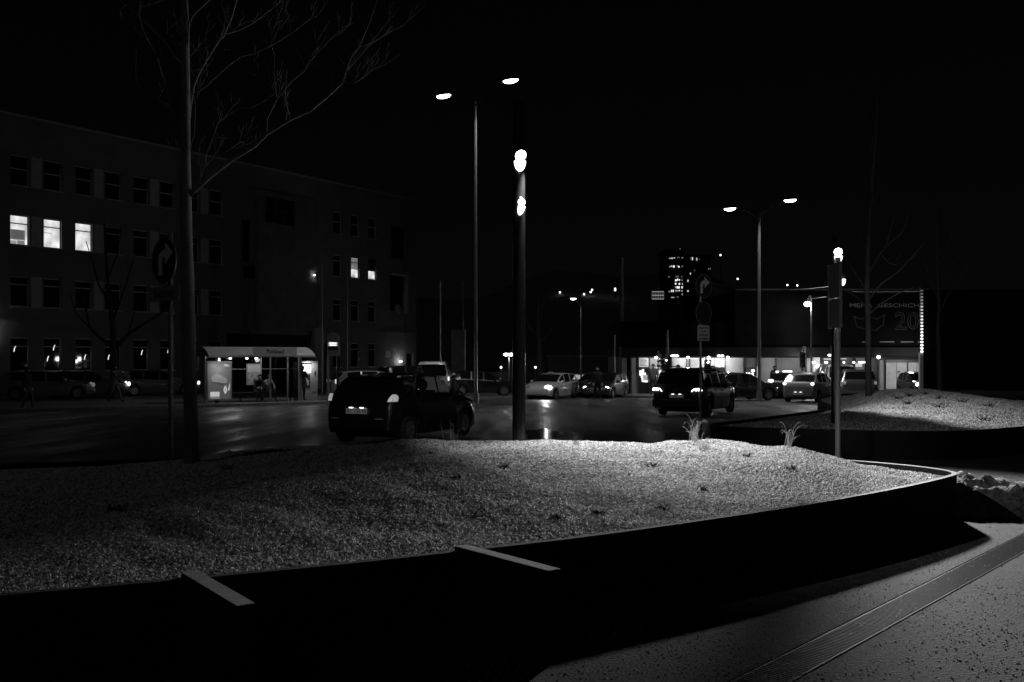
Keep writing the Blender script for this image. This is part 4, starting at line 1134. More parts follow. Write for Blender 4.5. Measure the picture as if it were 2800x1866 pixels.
# ------------------------------------------------------------------ distant tower blocks and hillside lights
def tower(label, x0, x1, ytop, Y_, wins):
    a = PX(x0, Y_); zb = -6; H = PZ(ytop, Y_) - zb
    t_ = thing('tower_block', label, 'building', (a, Y_, zb))
    q = MB(); q.box(0, PX(x1, Y_) - a, 0, 15, 0, H); q.build('wall', mat('tower_wall', .04, .9), t_)
    q = MB(); q.box(-.5, PX(x1, Y_) - a + .5, -.6, 15.5, H, H + .6); q.build('roof', MATS['tower_wall'], t_)
    for (cx_, cy_, w, hh, s_) in wins:
        q = MB(); u = PX(1780 + cx_ / 7.84, Y_) - a; z = PZ(660 + cy_ / 7.84, Y_) - zb; w2 = w / 7.84 / 2 / FPX * Y_; h2 = hh / 7.84 / 2 / FPX * Y_
        q.box(u - w2, u + w2, -.12, -.02, z - h2, z + h2); q.build('window', emit('far_window_%d' % int(s_ * 10), s_), t_)
tower('far high-rise with scattered lit windows behind the road signs', 1823, 1869, 688, 290,
 [(405,368,36,24,.3),(450,366,36,30,.5),(500,360,30,24,.4),(585,352,50,24,.1),(672,356,30,22,.2),(410,545,34,26,.3),(445,535,26,26,.7),(490,545,30,44,1.2),(580,532,50,24,.2),(598,552,30,24,1.2),(672,540,30,34,.1),
  (385,765,32,30,.1),(560,760,70,28,.12),(662,762,26,26,.1),(535,840,34,34,1.2),(570,825,26,34,1.2),(606,832,22,26,1.2),(664,836,26,24,.2),(528,912,28,36,1.2),(608,916,26,36,1.2),(672,916,18,36,.4),
  (535,988,30,30,.5),(585,992,60,44,1.2),(666,990,26,44,1.0),(440,1068,18,44,1.0),(476,1066,22,48,1.0),(540,1062,34,30,.4),(585,1062,30,26,.3),(612,1060,14,24,1.0),(664,1066,26,30,.3),(668,1138,20,36,.3),(392,1082,16,26,.4),(465,1206,70,22,.3),(570,1200,40,24,.1)])
tower('second dim high-rise right of the lit one', 1876, 1945, 702, 310,
 [(850,366,14,24,.2),(888,376,24,60,.7),(980,386,24,58,.5),(1035,386,12,26,.1),(792,850,26,46,.6),(846,698,14,34,1.0),(792,1070,30,34,.6),(1232,598,16,26,.2),(1270,588,14,30,.2),(936,630,20,20,.1)])
gl_ = thing('billboard_frame', 'small lit grid-like billboard frame left of the high-rise', 'billboard', (PX(1783, 150), 150, PZ(818, 150)))
G_W = (1815 - 1783) / FPX * 150; G_H = 20 / FPX * 150
q = MB()
for k in range(8): u = G_W * k / 7; q.box(u - .03, u + .03, 0, .1, 0, G_H)
q.build('upright', emit('frame_glow', .10), gl_)
q = MB()
for k in range(3): z = G_H * k / 2; q.box(0, G_W, -.02, .02, z - .05, z + .05)
q.build('rail', emit('frame_glow_2', .30), gl_)
q = MB(); q.cyl((G_W / 2, .2, -9), .15, 9, 8); q.build('post', M_DARKM, gl_)
hl = [(1819, 686), (1859, 684), (1970, 698), (1822, 715), (1899, 800), (2017, 763), (2153, 780), (2180, 781), (2166, 794), (1531, 800), (1615, 799), (1619, 793), (1597, 805), (1682, 794), (1370, 1005), (1831, 815), (1464, 1005), (1682, 790)]
for k, (px, py) in enumerate(sorted(hl, key=lambda t: (t[1] > 900, t[0]))):
    Y_ = 420 if py < 900 else 78; r_ = .40 if py < 900 else .09
    root = thing('distant_lamp', 'tiny bright lamp point on the dark hillside, %s of sixteen' % ORD[k], 'lamp', (PX(px, Y_), Y_, PZ(py, Y_)), group='distant lamps on the hillside') if py < 900 else thing('distant_lamp', 'tiny lamp point low above the parked cars, %s of two' % ('left' if px < 1400 else 'right'), 'lamp', (PX(px, Y_), Y_, PZ(py, Y_)), group='low far lamps')
    q = MB(); q.ball((0, 0, 0), r_, 6); q.build('bulb', M_LENS2, root)
    q = MB(); q.cyl((0, .1, -(18 if py < 900 else 2.4)), r_ * .35, (18 if py < 900 else 2.4) - r_, 6); q.build('pole', M_DARKM, root)
q = MB(); 
Y_ = 160
q.box(PX(1415, Y_), PX(1520, Y_), Y_, Y_ + 20, -4, PZ(985, Y_)); 
tag(q.build('far_house', mat('tower_wall', .04)), 'black low house far behind the thick pole', 'building')

# ------------------------------------------------------------------ bus shelter
PH = radians(38); YB = 45.5; XB = PX(592, YB); zb = road_z(YB) + .13 - .03
sh = thing('bus_shelter', 'lit glass bus shelter with a vaulted roof and the name Parkbad', 'bus shelter', (XB, YB, zb), PH)
Ls, Ds, He, Ha = 4.15, 1.35, 2.2, 2.62
SLOPE = -0.0117 * sin(PH)
M_SP = mat('shelter_post', .30, .45, metal=.3); M_SPD = mat('shelter_dark', .06, .5)
for i, (x, y, m_, r_) in enumerate(((0, 0, M_SPD, .05), (0, Ds, M_SP, .045), (2.75, 0.25, M_SP, .03), (Ls, 0, M_SP, .06), (Ls, Ds, M_SP, .045), (2.75, Ds, M_SP, .03))):
    q = MB(); q.box(x - r_, x + r_, y - r_, y + r_, -.05 + SLOPE * x, He); q.build('post', m_, sh)
roofm = mat('roof_sheet', .60, .5, noise=.1, nscale=3)
def arc(k, n=10):
    t = k / n; y = -0.45 + (Ds + .9) * t; return (y, He + (Ha - He) * sin(pi * t) ** .8)
seg = [(-.55, 1.35), (1.36, 3.0), (3.01, 4.75)]
for (a, c) in seg:
    q = MB(); n = 10
    for k in range(n + 1):
        y, z = arc(k); q.v += [(a, y, z), (c, y, z), (a, y, z - .03), (c, y, z - .03)]
    for k in range(n):
        b_ = k * 4; q.f += [(b_, b_+1, b_+5, b_+4), (b_+2, b_+6, b_+7, b_+3), (b_, b_+4, b_+6, b_+2), (b_+1, b_+3, b_+7, b_+5)]
    q.build('roof', roofm, sh, smooth=30)
q = MB(); pts = [arc(k) for k in range(11)]
q.prism([(p_[0], p_[1] - .035) for p_ in pts] , -.52, -.50, 'yz'); q.build('gable', mat('gable_glass', .12, .4), sh)
q = MB(); q.tube([(-.56, p_[0], p_[1] + .01) for p_ in pts], .035, 6); q.tube([(-.56, -.45, He), (-.56, Ds + .45, He)], .03, 6); q.build('gable_frame', M_SPD, sh)
q = MB(); q.box(-.55, 4.75, -.47, -.41, He - .07, He + .02); q.build('gutter', mat('gutter_pale', .6, .5), sh)
q = MB(); q.box(1.52, 3.72, -.56, -.50, He - .02, He + .40); nb = q.build('name_board', mat('board_pale', .75, .6), sh)
text('lettering', 'Parkbad', .27, mat('sign_black', .02), nb, (2.62, -.565, He + .20), sx=1.0)
M_GL = glass('shelter_glass', .55)
for (a, c) in ((0.05, 1.35), (1.37, 2.72), (2.78, 4.1)):
    q = MB(); q.box(a, c, Ds - .01, Ds + .01, .15, He - .1); q.build('back_pane', M_GL, sh)
q = MB(); q.box(-.01, .01, .1, Ds - .06, .15, He - .1); q.build('side_pane', M_GL, sh)
q = MB(); q.box(Ls - .01, Ls + .01, .1, Ds - .06, .15, He - .1); q.build('side_pane', M_GL, sh)
q = MB(); q.box(0.05, 4.1, Ds - .03, Ds + .03, .08, .15); q.box(.05, 4.1, Ds - .025, Ds + .025, 1.55, 1.58); q.build('rail', M_SP, sh)
# lamps under the roof edge
for x in (.5, 1.3, 1.75):
    q = MB(); q.box(x - .05, x + .05, -.42, -.34, He - .16, He - .08); q.build('roof_lamp', M_LENS2, sh)
l = lamp('shelter_light', 'POINT', (1.0, .35, He - .2), 20, .12); l.parent = sh
l = lamp('shelter_light', 'POINT', (3.0, .35, He - .2), 7, .12); l.parent = sh
# notice case with timetable on the back wall
q = MB(); q.box(2.0, 2.72, Ds - .08, Ds - .03, .80, 1.82); tc_ = q.build('timetable_case', mat('case_pale', .42, .6), sh)
q = MB(); q.box(2.04, 2.68, Ds - .09, Ds - .082, 1.42, 1.76); q.build('timetable', mat('paper', .7, .7, noise=.15, nscale=30), tc_)
q = MB(); q.box(2.04, 2.68, Ds - .09, Ds - .082, .84, 1.38); q.build('route_map', mat('map_grey', .40, .7, noise=.5, nscale=9), tc_)
# round clock-like sticker
q = MB(); q.cyl((1.12, Ds - .045, 1.78), .14, .02, 20, axis='y'); st_ = q.build('round_notice', mat('paper_white', .75), sh)
q = MB(); q.add([(1.04, Ds - .05, 1.84), (1.06, Ds - .05, 1.86), (1.20, Ds - .05, 1.72), (1.18, Ds - .05, 1.70)], [(0, 1, 2, 3)]); q.build('pointer', M_DK, st_)
# bench
q = MB(); q.box(.95, 2.95, .55, .95, .43, .48); q.build('bench', M_SPD, sh)
for x in (1.45, 2.5):
    q = MB(); q.box(x - .03, x + .03, .7, .8, .03, .43); q.build('bench_leg', M_SPD, sh)
# litter bin on the front post
q = MB(); q.cyl((2.98, .14, .55), .11, .42, 12); 
# free-standing advertising case at the left end
ad = thing('advertising_case', 'lit advertising case with a car poster under the shelter roof', 'advertising case', (PX(565, 45.2), 45.2, road_z(45.2) + .12), radians(30))
AW, AH = 1.12, 1.93
q = MB(); t = .055
for (x0, x1, z0, z1) in ((0, t, .16, AH), (AW - t, AW, .16, AH), (t, AW - t, .16, .16 + t), (t, AW - t, AH - .09, AH)): q.box(x0, x1, -.10, .04, z0, z1)
q.build('frame', mat('case_metal', .55, .45), ad)
q = MB(); q.box(t, AW - t, -.07, .03, .16 + t, AH - .09); po = q.build('poster', emit('poster_glow', .045), ad)
for x in (.15, .55, .95):
    q = MB(); q.box(x - .02, x + .02, -.04, 0, 0, .16); q.build('foot', M_SP, ad)
def flat(name, pts, m, d=-.075, par=None):
    q = MB(); q.prism([(x * AW, .16 + z * (AH - .16)) for x, z in pts], d - .003, d); return q.build(name, m, par or po)
flat('printed_car', [(.15, .55), (.20, .62), (.33, .66), (.45, .67), (.60, .62), (.80, .54), (.83, .48), (.78, .44), (.60, .42), (.40, .45), (.22, .47)], emit('poster_light', .16, tex=14))
flat('printed_shadow', [(.2, .46), (.4, .42), (.6, .38), (.75, .42), (.6, .44), (.4, .46)], emit('poster_dark', .01), -.079)
flat('printed_panel', [(.13, .09), (.50, .09), (.50, .21), (.13, .21)], emit('poster_white', .45))
flat('printed_panel', [(.13, .03), (.50, .03), (.50, .085), (.13, .085)], emit('poster_mid', .14))
flat('printed_badge', [(.66, .25), (.71, .16), (.76, .16), (.81, .25), (.81, .27), (.76, .36), (.71, .36), (.66, .27)], emit('poster_white', .45))
flat('printed_badge_hole', [(.72, .26), (.735, .22), (.75, .26), (.735, .30)], emit('poster_dark', .01), -.079)
flat('printed_flash', [(.84, .25), (.90, .24), (.93, .46), (.90, .40)], emit('poster_white', .45))
flat('printed_words', [(.13, .84), (.36, .84), (.36, .93), (.13, .93)], emit('poster_grey', .10, tex=25))
flat('printed_words', [(.66, .87), (.90, .86), (.88, .90), (.78, .93), (.68, .92)], emit('poster_words', .35, tex=25))
l = lamp('poster_light', 'POINT', (.5, -.5, 1.6), 3.5, .2); l.parent = ad

# ticket machine right of the shelter
YK = 49.0; kz = road_z(YK) + .13
ki = thing('ticket_machine', 'ticket machine with a lit hood, a person standing before it', 'ticket machine', (PX(826, YK), YK, kz), radians(12))
KW = (860 - 818) / FPX * YK
q = MB(); q.box(0, KW, .3, .8, .0, .42); q.build('plinth', mat('machine_base', .38, .7, noise=.15, nscale=8), ki)
q = MB(); q.box(0, .62 * KW, .42, .8, .42, 1.55); q.box(.62 * KW, KW, .28, .8, .42, 1.85); q.build('body', mat('machine_body', .34, .6), ki)
q = MB(); q.box(-.02, KW, .1, .8, 1.855, 1.95); q.build('hood', mat('machine_hood', .3, .6), ki)
q = MB(); q.box(.03, .62 * KW - .02, .40, .415, 1.35, 1.80); q.build('light_panel', emit('hood_glow', .75, tex=3), ki)
q = MB(); q.box(.12, .52 * KW, .40, .415, .6, 1.28); q.build('screen', mat('screen_dark', .04, .2), ki)
q = MB(); q.box(.20, .45 * KW, .39, .399, .75, 1.15); q.build('buttons', mat('buttons_pale', .5), ki)
q = MB(); q.box(.80 * KW, .87 * KW, .26, .279, 1.25, 1.45); q.build('slot', M_DK, ki)
l = lamp('machine_light', 'POINT', (.25, .0, 1.72), 14, .06); l.parent = ki
q = MB(); q.box(-.42, -.05, .2, .6, 0, 1.93); o = q.build('info_pillar', mat('pillar_dark', .05, .5), loc=(PX(826, YK), YK, kz), rotz=radians(12))
tag(o, 'narrow dark information pillar against the ticket machine', 'pillar')

# stop display totem
YT = 42.5; tz = road_z(YT) + .13
tt = thing('stop_display', 'bus stop totem with rounded top and two lit text lines', 'bus stop sign', (PX(911, YT), YT, tz), radians(14))
r_ = .235
pts = [(-r_, 1.95), (-r_, PZ(925, YT) - tz)]; zc = pts[-1][1]
pts = [(-r_, PZ(974, YT) - tz), ] + [(r_ * cos(a), zc + r_ * sin(a)) for a in [pi - pi * i / 14 for i in range(15)]] + [(r_, PZ(974, YT) - tz)]
q = MB(); q.prism(pts, -.02, .14); q.build('housing', mat('totem_grey', .65, .5), tt)
q = MB(); q.prism([(x * 1.10 + .03, z + .0) for x, z in pts], .142, .17); q.build('back_shell', mat('totem_edge', .5, .4, metal=.4), tt)
z1_ = PZ(939, YT) - tz
for k in range(4):
    z = z1_ - .085 * k
    q = MB(); q.box(-r_ * .86, r_ * .80, -.035, -.021, z - .028, z + .028); s_ = q.build('display_row', M_DK if k > 1 else emit('display_bed', .35), tt)
    if k < 2:
        text('lettering', ['HAUPTPLATZ 3', 'BAHNHOF   8'][k] if False else ['8888888888', '888888 888'][k], .075, emit('display_dots', 2.2), s_, (-.01, -.037, z), sx=.78)
q = MB(); q.box(-r_ - .01, r_ + .01, -.03, .15, PZ(930, YT) - tz - .01, PZ(930, YT) - tz + .01); q.build('band', M_DK, tt)
q = MB(); q.box(-r_ - .02, -r_ + .09, .02, .12, 0, PZ(974, YT) - tz); q.build('post', mat('totem_post', .75, .5), tt)
q = MB(); q.box(r_ - .09, r_ + .0, .02, .12, 0, PZ(974, YT) - tz); q.build('post', M_SPD, tt)
# ------------------------------------------------------------------ vehicles
M_TYRE = mat('tyre_rubber', .02, .75); M_RIM = mat('alloy', .45, .3, metal=.8); M_INT = mat('car_interior', .03, .8)
M_CGL = glass('car_glass', .8); M_CGD = mat('dark_glass', .012, .06, spec=.7)
M_TRIM = mat('black_plastic', .03, .5)
HATCH = dict(L=3.98, W=1.74,
  top=[(0,.50),(.02,.80),(.06,.93),(.14,1.02),(.50,1.36),(.62,1.42),(1.0,1.46),(1.5,1.49),(2.0,1.46),(2.25,1.40),(2.98,1.00),(3.2,.95),(3.6,.86),(3.82,.74),(3.94,.60),(3.98,.48)],
  belt=[(0,.46),(.03,.78),(.10,.95),(.35,1.02),(.9,1.00),(1.8,.95),(2.9,.88),(3.3,.83),(3.7,.72),(3.9,.58),(3.98,.44)],
  w=[(0,.40),(.05,.44),(.15,.468),(.5,.493),(1.2,.5),(3.3,.5),(3.6,.485),(3.8,.455),(3.93,.40),(3.98,.34)],
  bot=[(0,.34),(.1,.26),(.4,.2),(3.6,.2),(3.85,.22),(3.98,.30)], wx=(.72, 3.20), wr=.31,
  rearw=(.14, .50), windw=(2.25, 2.98), side=[(.62, 1.25), (1.35, 1.98), (2.05, 2.70)])
MPV = dict(L=4.85, W=1.90,
  top=[(0,.50),(.02,.90),(.08,1.10),(.16,1.18),(.36,1.60),(.5,1.68),(1.0,1.72),(2.2,1.72),(2.9,1.66),(3.15,1.58),(3.95,1.10),(4.2,1.02),(4.55,.90),(4.75,.75),(4.85,.55)],
  belt=[(0,.45),(.04,.88),(.12,1.10),(.5,1.08),(3.8,.99),(4.3,.92),(4.6,.80),(4.8,.62),(4.85,.48)],
  w=[(0,.43),(.05,.465),(.15,.48),(.6,.5),(3.6,.5),(4.3,.48),(4.6,.44),(4.8,.37),(4.85,.30)],
  bot=[(0,.36),(.1,.28),(.5,.22),(4.4,.22),(4.85,.30)], wx=(.95, 3.87), wr=.335,
  rearw=(.16, .36), windw=(3.15, 3.95), side=[(.60, 1.35), (1.45, 2.35), (2.45, 3.30)])
ESTATE = dict(L=4.6, W=1.78,
  top=[(0,.5),(.03,.9),(.10,1.02),(.45,1.38),(.6,1.44),(1.2,1.48),(2.3,1.47),(2.6,1.40),(3.4,.99),(3.8,.92),(4.3,.80),(4.5,.65),(4.6,.5)],
  belt=[(0,.46),(.05,.85),(.15,.96),(1,.96),(3.3,.88),(3.8,.82),(4.3,.72),(4.5,.58),(4.6,.45)],
  w=[(0,.42),(.08,.46),(.3,.485),(1,.5),(3.5,.5),(4.2,.46),(4.5,.38),(4.6,.28)],
  bot=[(0,.34),(.1,.26),(.5,.2),(4.2,.2),(4.6,.3)], wx=(.85, 3.72), wr=.31,
  rearw=(.10, .45), windw=(2.6, 3.4), side=[(.62, 1.3), (1.4, 2.2), (2.3, 3.05)])
VAN = dict(L=5.0, W=1.92,
  top=[(0,.5),(.02,1.2),(.06,1.80),(.14,1.92),(.4,1.96),(3.0,1.96),(3.4,1.90),(3.6,1.82),(4.30,1.18),(4.6,1.05),(4.85,.92),(4.97,.7),(5.0,.5)],
  belt=[(0,.45),(.03,1.15),(.2,1.16),(4.2,1.10),(4.6,.98),(4.85,.84),(4.97,.62),(5.0,.45)],
  w=[(0,.455),(.05,.48),(.2,.49),(1,.5),(4.2,.5),(4.7,.47),(4.95,.42),(5.0,.38)],
  bot=[(0,.36),(.2,.28),(4.6,.26),(5.0,.3)], wx=(.95, 4.1), wr=.34,
  rearw=(.02, .06), windw=(3.6, 4.30), side=[(.45, 1.6), (1.75, 2.9), (3.05, 3.85)])

def car(name, label, cat, loc, rz, P, paint, group=None, scale=1.0, see=False, tail=None, head=None, plate=None, rails=False, detail=True, extra=None, glassm=None, rim=M_RIM):
    """loc is the ground point under the middle of the rear bumper; local x runs forward"""
    root = thing(name, label, cat, loc, rz, group)
    L, W = P['L'], P['W']
    keys = set(x for x, _ in P['top']) | set(x for x, _ in P['belt']) | set(x for x, _ in P['w'])
    for a, c in P['side'] + [P['rearw'], P['windw']]: keys |= {a, c}
    Ra = P['wr'] + .055
    for wx in P['wx']:
        for i in range(15): keys.add(round(wx - Ra * cos(pi * i / 14), 3))
    k = 0
    while k < L: keys.add(round(k, 3)); k += .18
    xs = sorted(keys); xs2 = [xs[0]]
    for x in xs[1:]:
        if x - xs2[-1] > .008: xs2.append(x)
    xs = xs2
    def ring(x):
        w = lerp_tab(P['w'], x) * W; bt = lerp_tab(P['belt'], x); tp = max(lerp_tab(P['top'], x), bt + .012); zb_ = lerp_tab(P['bot'], x)
        for wx in P['wx']:
            d = abs(x - wx)
            if d <= Ra + 1e-4: zb_ = max(zb_, P['wr'] + sqrt(max(0, Ra * Ra - d * d)))
        zb_ = min(zb_, bt - .1)
        s_ = bt - zb_; wr = w * .955 - .30 * max(0, tp - bt - .1)
        z1_ = zb_ + .10 * s_; 
        return [(w * .955, zb_), (w * .985, zb_ + .12 * s_), (w, zb_ + .45 * s_), (w * .995, bt - .16 * s_), (w * .955, bt), (w * .945, bt + .010),
                (wr, tp - .28 * (tp - bt) if tp - bt < .12 else tp - .055), (wr * .93, tp - (.004 if tp - bt < .12 else .014)), (wr * .5, tp + .004), (0, tp + .008)]
    J = 10; rings = [ring(x) for x in xs]
    sets = {'body': [], 'rear_window': [], 'windscreen': []}
    for n_ in range(len(P['side'])): sets['side_window_%d' % n_] = []; sets['side_window_%dm' % n_] = []
    V = []
    for x, r_ in zip(xs, rings):
        V += [(x, y, z) for y, z in r_] + [(x, -y, z) for y, z in r_[:-1]][::-1]
    M_ = 2 * J - 1
    def cls(xm, j):
        jj = j if j < J - 1 else (M_ - 2 - j)
        if jj == 5:
            for n_, (a, c) in enumerate(P['side']):
                if a < xm < c: return 'side_window_%d%s' % (n_, '' if j < J - 1 else 'm')
        if jj >= 7 or jj == 6 :
            if P['rearw'][0] < xm < P['rearw'][1] and jj >= 7: return 'rear_window'
            if P['windw'][0] < xm < P['windw'][1] and jj >= 7: return 'windscreen'
        return 'body'
    for i in range(len(xs) - 1):
        xm = (xs[i] + xs[i + 1]) / 2
        for j in range(M_ - 1):
            a = i * M_ + j; sets[cls(xm, j)].append((a, a + 1, a + M_ + 1, a + M_))
    sets['body'].append(tuple(range(M_))); e = (len(xs) - 1) * M_; sets['body'].append(tuple(range(e + M_ - 1, e - 1, -1)))
    # underside
    for i in range(len(xs) - 1):
        a = i * M_; sets['body'].append((a, a + M_, a + 2 * M_ - 1, a + M_ - 1))
    gm = glassm or (M_CGL if see else M_CGD)
    for nme, fs in sets.items():
        if not fs: continue
        used = sorted({v for f in fs for v in f}); mp_ = {v: i for i, v in enumerate(used)}
        q = MB(); q.v = [V[v] for v in used]; q.f = [tuple(mp_[v] for v in f) for f in fs]
        o = q.build('side_window' if nme.startswith('side') else nme, paint if nme == 'body' else (M_CGD if nme == 'rear_window' else gm), root, smooth=38, fix=(nme == 'body'))
    # wheels
    wm = MB(); R = P['wr']; wd = .2
    wm.lathe([(R*.66, -wd/2), (R*.92, -wd/2), (R, -wd*.36), (R, wd*.36), (R*.92, wd/2), (R*.66, wd/2), (R * .62, 0.02)], 22, axis='y')
    rm = MB(); rm.lathe([(R*.67, -wd*.42), (R*.60, -wd*.40), (R*.57, -wd*.1), (.02, -wd*.12)], 20, axis='y')
    for s_ in range(7):
        a = 2 * pi * s_ / 7; t_ = MB(); t_.box(.03, R * .61, -wd*.40, -wd*.2, -.022, .022); t_.xf(Matrix.Rotation(a, 4, 'Y')); rm.add(t_.v, t_.f)
    rm.cyl((0, -wd*.43, 0), .06, .05, 10, axis='y')
    w0 = None
    for wx in P['wx']:
        for s_ in (-1, 1):
            loc_ = (wx, s_ * (W / 2 - wd / 2 - .015), R)
            if w0 is None:
                w0 = wm.build('wheel', M_TYRE, root, smooth=35); r0 = rm.build('rim', rim, w0, smooth=30); w0.location = loc_
            else:
                w1 = inst(w0, root, loc_); r1 = inst(r0, w1, (0, 0, 0))
                if s_ > 0: r1.rotation_euler = (0, 0, pi)
            
    q = MB()
    for wx in P['wx']:
        q.box(wx - Ra, wx + Ra, -W/2 + .28, W/2 - .28, .16, R + Ra - .05)
    q.box(.3, L - .4, -W/2 + .25, W/2 - .25, .19, .5)
    q.build('underbody', M_INT, root)
    if see:
        q = MB()
        for y in (-.38, .38):
            q.box(P['side'][-1][0] - .1, P['side'][-1][0] + .1, y - .25, y + .25, .3, 1.10); q.ball((P['side'][-1][0] - .02, y, 1.22), 1, 8, (.06, .13, .13))
            q.box(P['side'][0][0] + .15, P['side'][0][0] + .35, y - .25, y + .25, .3, .98); q.ball((P['side'][0][0] + .22, y, 1.1), 1, 8, (.05, .12, .10))
        q.box(.4, L * .72, -W * .42, W * .42, .3, .55); q.box(L*.66, L * .74, -W*.42, W*.42, .5, .92)
        q.build('seats', M_INT, root)
    # mirrors, handles
    mx = P['windw'][1] - .32
    for s_ in (-1, 1):
        bz = lerp_tab(P['belt'], mx)
        q = MB(); q.ball((mx, s_ * (W / 2 + .10), bz + .10), 1, 8, (.07, .11, .08)); q.box(mx - .02, mx + .03, s_ * (W / 2 + .02) - .06, s_ * (W / 2 + .02) + .06, bz + .03, bz + .07)
        q.build('mirror', paint, root, smooth=50)
    if detail:
        for n_ in range(len(P['side']) - 1):
            a, c = P['side'][n_ + 1]
            for s_ in (-1, 1):
                q = MB(); bz = lerp_tab(P['belt'], a) - .13; q.box(a + .02, a + .2, s_ * (W / 2 + .004) - .015, s_ * (W / 2 + .004) + .015, bz - .014, bz + .014); q.build('door_handle', paint, root)
        for s_ in (-1, 1):
            for n_ in range(1, len(P['side'])):
                x = P['side'][n_][0] - .05; q = MB(); bz = lerp_tab(P['belt'], x)
                q.box(x - .004, x + .004, s_ * (W / 2 - .004) - .006, s_ * (W / 2 - .004) + .006, .30, bz - .05)
                q.build('door_gap', M_DK, root)
        q = MB(); q.box(-.03, .10, -W * .40, W * .40, .36, .52); q.build('bumper', paint, root)
    if plate:
        z = plate[1]; px_ = -0.036
        q = MB(); q.box(px_ - .012, px_, -.26, .26, z - .055, z + .055); pl = q.build('number_plate', emit('plate_lit', .035), root)
        text('lettering', plate[0], .115, M_DK, pl, (px_ - .0135, 0, z), rot=(pi / 2, 0, -pi / 2), sx=.95)
        for y in (-.13, .13):
            q = MB(); q.ball((px_ - .005, y, z + .07), 1, 6, (.012, .06, .012)); q.build('plate_lamp', M_LENS2, root)
    if tail:
        for s_ in (-1, 1): tail(root, s_, W)
    if head:
        for s_ in (-1, 1): head(root, s_, P)
    if rails:
        for s_ in (-1, 1):
            q = MB(); q.tube([(.55, s_ * W * .37, 1.68), (.65, s_ * W * .37, 1.745), (1.6, s_ * W * .37, 1.775), (2.7, s_ * W * .37, 1.745), (2.85, s_ * W * .37, 1.66)], .018, 6); q.build('roof_rail', mat('rail_chrome', .7, .18, metal=1), root, smooth='all')
    if extra: extra(root)
    if scale != 1: root.scale = (scale,) * 3
    return root
def tail_simple(z=.86, st=1.2, w=.11, h=.055, x=.02, yk=.40, m=None):
    def f(root, s_, W):
        q = MB(); q.ball((x, s_ * W * yk, z), 1, 8, (.05, w, h)); q.build('tail_light', m or emit('tail_glow_%d' % int(st * 10), st), root, smooth='all')
    return f
def head_simple(z=.68, st=6.0, dx=.10, w=.15, h=.06, yk=.37, power=0, sides=(-1, 1), m=None):
    def f(root, s_, P):
        W, L = P['W'], P['L']
        on = s_ in sides
        q = MB(); q.ball((L - dx, s_ * W * yk, z), 1, 8, (.08, w, h)); q.build('headlight', (m or emit('head_glow_%d' % int(st * 10), st)) if on else mat('lamp_glass_off', .35, .1), root, smooth='all')
        if power and on:
            l = lamp('headlamp', 'SPOT', (L + .05, s_ * W * yk, z), power, .05, (L + 6, s_ * W * yk, z - .35), 75, .6); l.parent = root
    return f
PT = {n_: mat('paint_' + n_, v, .30, metal=.15, coat=1.0, spec=.6) for n_, v in (('black', .014), ('dark', .026), ('grey', .10), ('silver', .30), ('white', .62), ('midgrey', .18))}
def place(px, Y_, th): return (PX(px, Y_), Y_, road_z(Y_)), pi / 2 - radians(th)

# 1 near black hatchback
def corner_tail(root, s_, W):
    q = MB(); y = s_ * (W / 2 - .10)
    pr = [(.05, .92), (.24, .92), (.27, .98), (.25, 1.04), (.18, 1.07), (.10, 1.0)]
    o_ = [(x, s_ * (lerp_tab(HATCH['w'], x) * W + .004), z - .0) for x, z in pr]
    i_ = [(x, s_ * (lerp_tab(HATCH['w'], x) * W * .90), z) for x, z in pr]
    q.v = o_ + i_; n = len(pr); q.f = [tuple(range(n)), tuple(range(2*n-1, n-1, -1))] + [(i, i + n, (i+1) % n + n, (i+1) % n) for i in range(n)]
    q.build('tail_light', emit('tail_lit', .32, tex=22), root)
def hatch_extra(root):
    q = MB(); q.box(.36, .60, -.50, .50, 1.415, 1.445); q.build('roof_spoiler', PT['black'], root)
    q = MB(); q.tube([(.06, -.05, 1.03), (.30, .25, 1.22)], .012, 4); q.build('rear_wiper', M_TRIM, root)
    q = MB(); q.tube([(1.9, 0, 1.48), (1.75, 0, 1.56), (1.55, 0, 1.72)], [.012, .006, .003], 5); q.build('aerial', M_TRIM, root)
    for s_ in (-1, 1):
        q = MB(); q.box(-.034, -.028, s_ * .55 - .10, s_ * .55 + .10, .555, .575); q.build('reflector', mat('reflector', .35, .3), root)
Y_ = 22.0; th = 25
lc = Vector((PX(888, 22.3), 22.3, 0)) + Vector((cos(radians(th)), -sin(radians(th)), 0)) * .87
car('black_hatchback', 'near black hatchback with lit tail lamps waiting behind the gravel mound', 'car', (lc.x, lc.y, road_z(lc.y) + .03), pi / 2 - radians(th), HATCH, PT['black'], see=True,
    tail=corner_tail, head=head_simple(.70, .01, .22, .16, .09, .38), plate=('UU  136 HL', .72), extra=hatch_extra, scale=1.06)

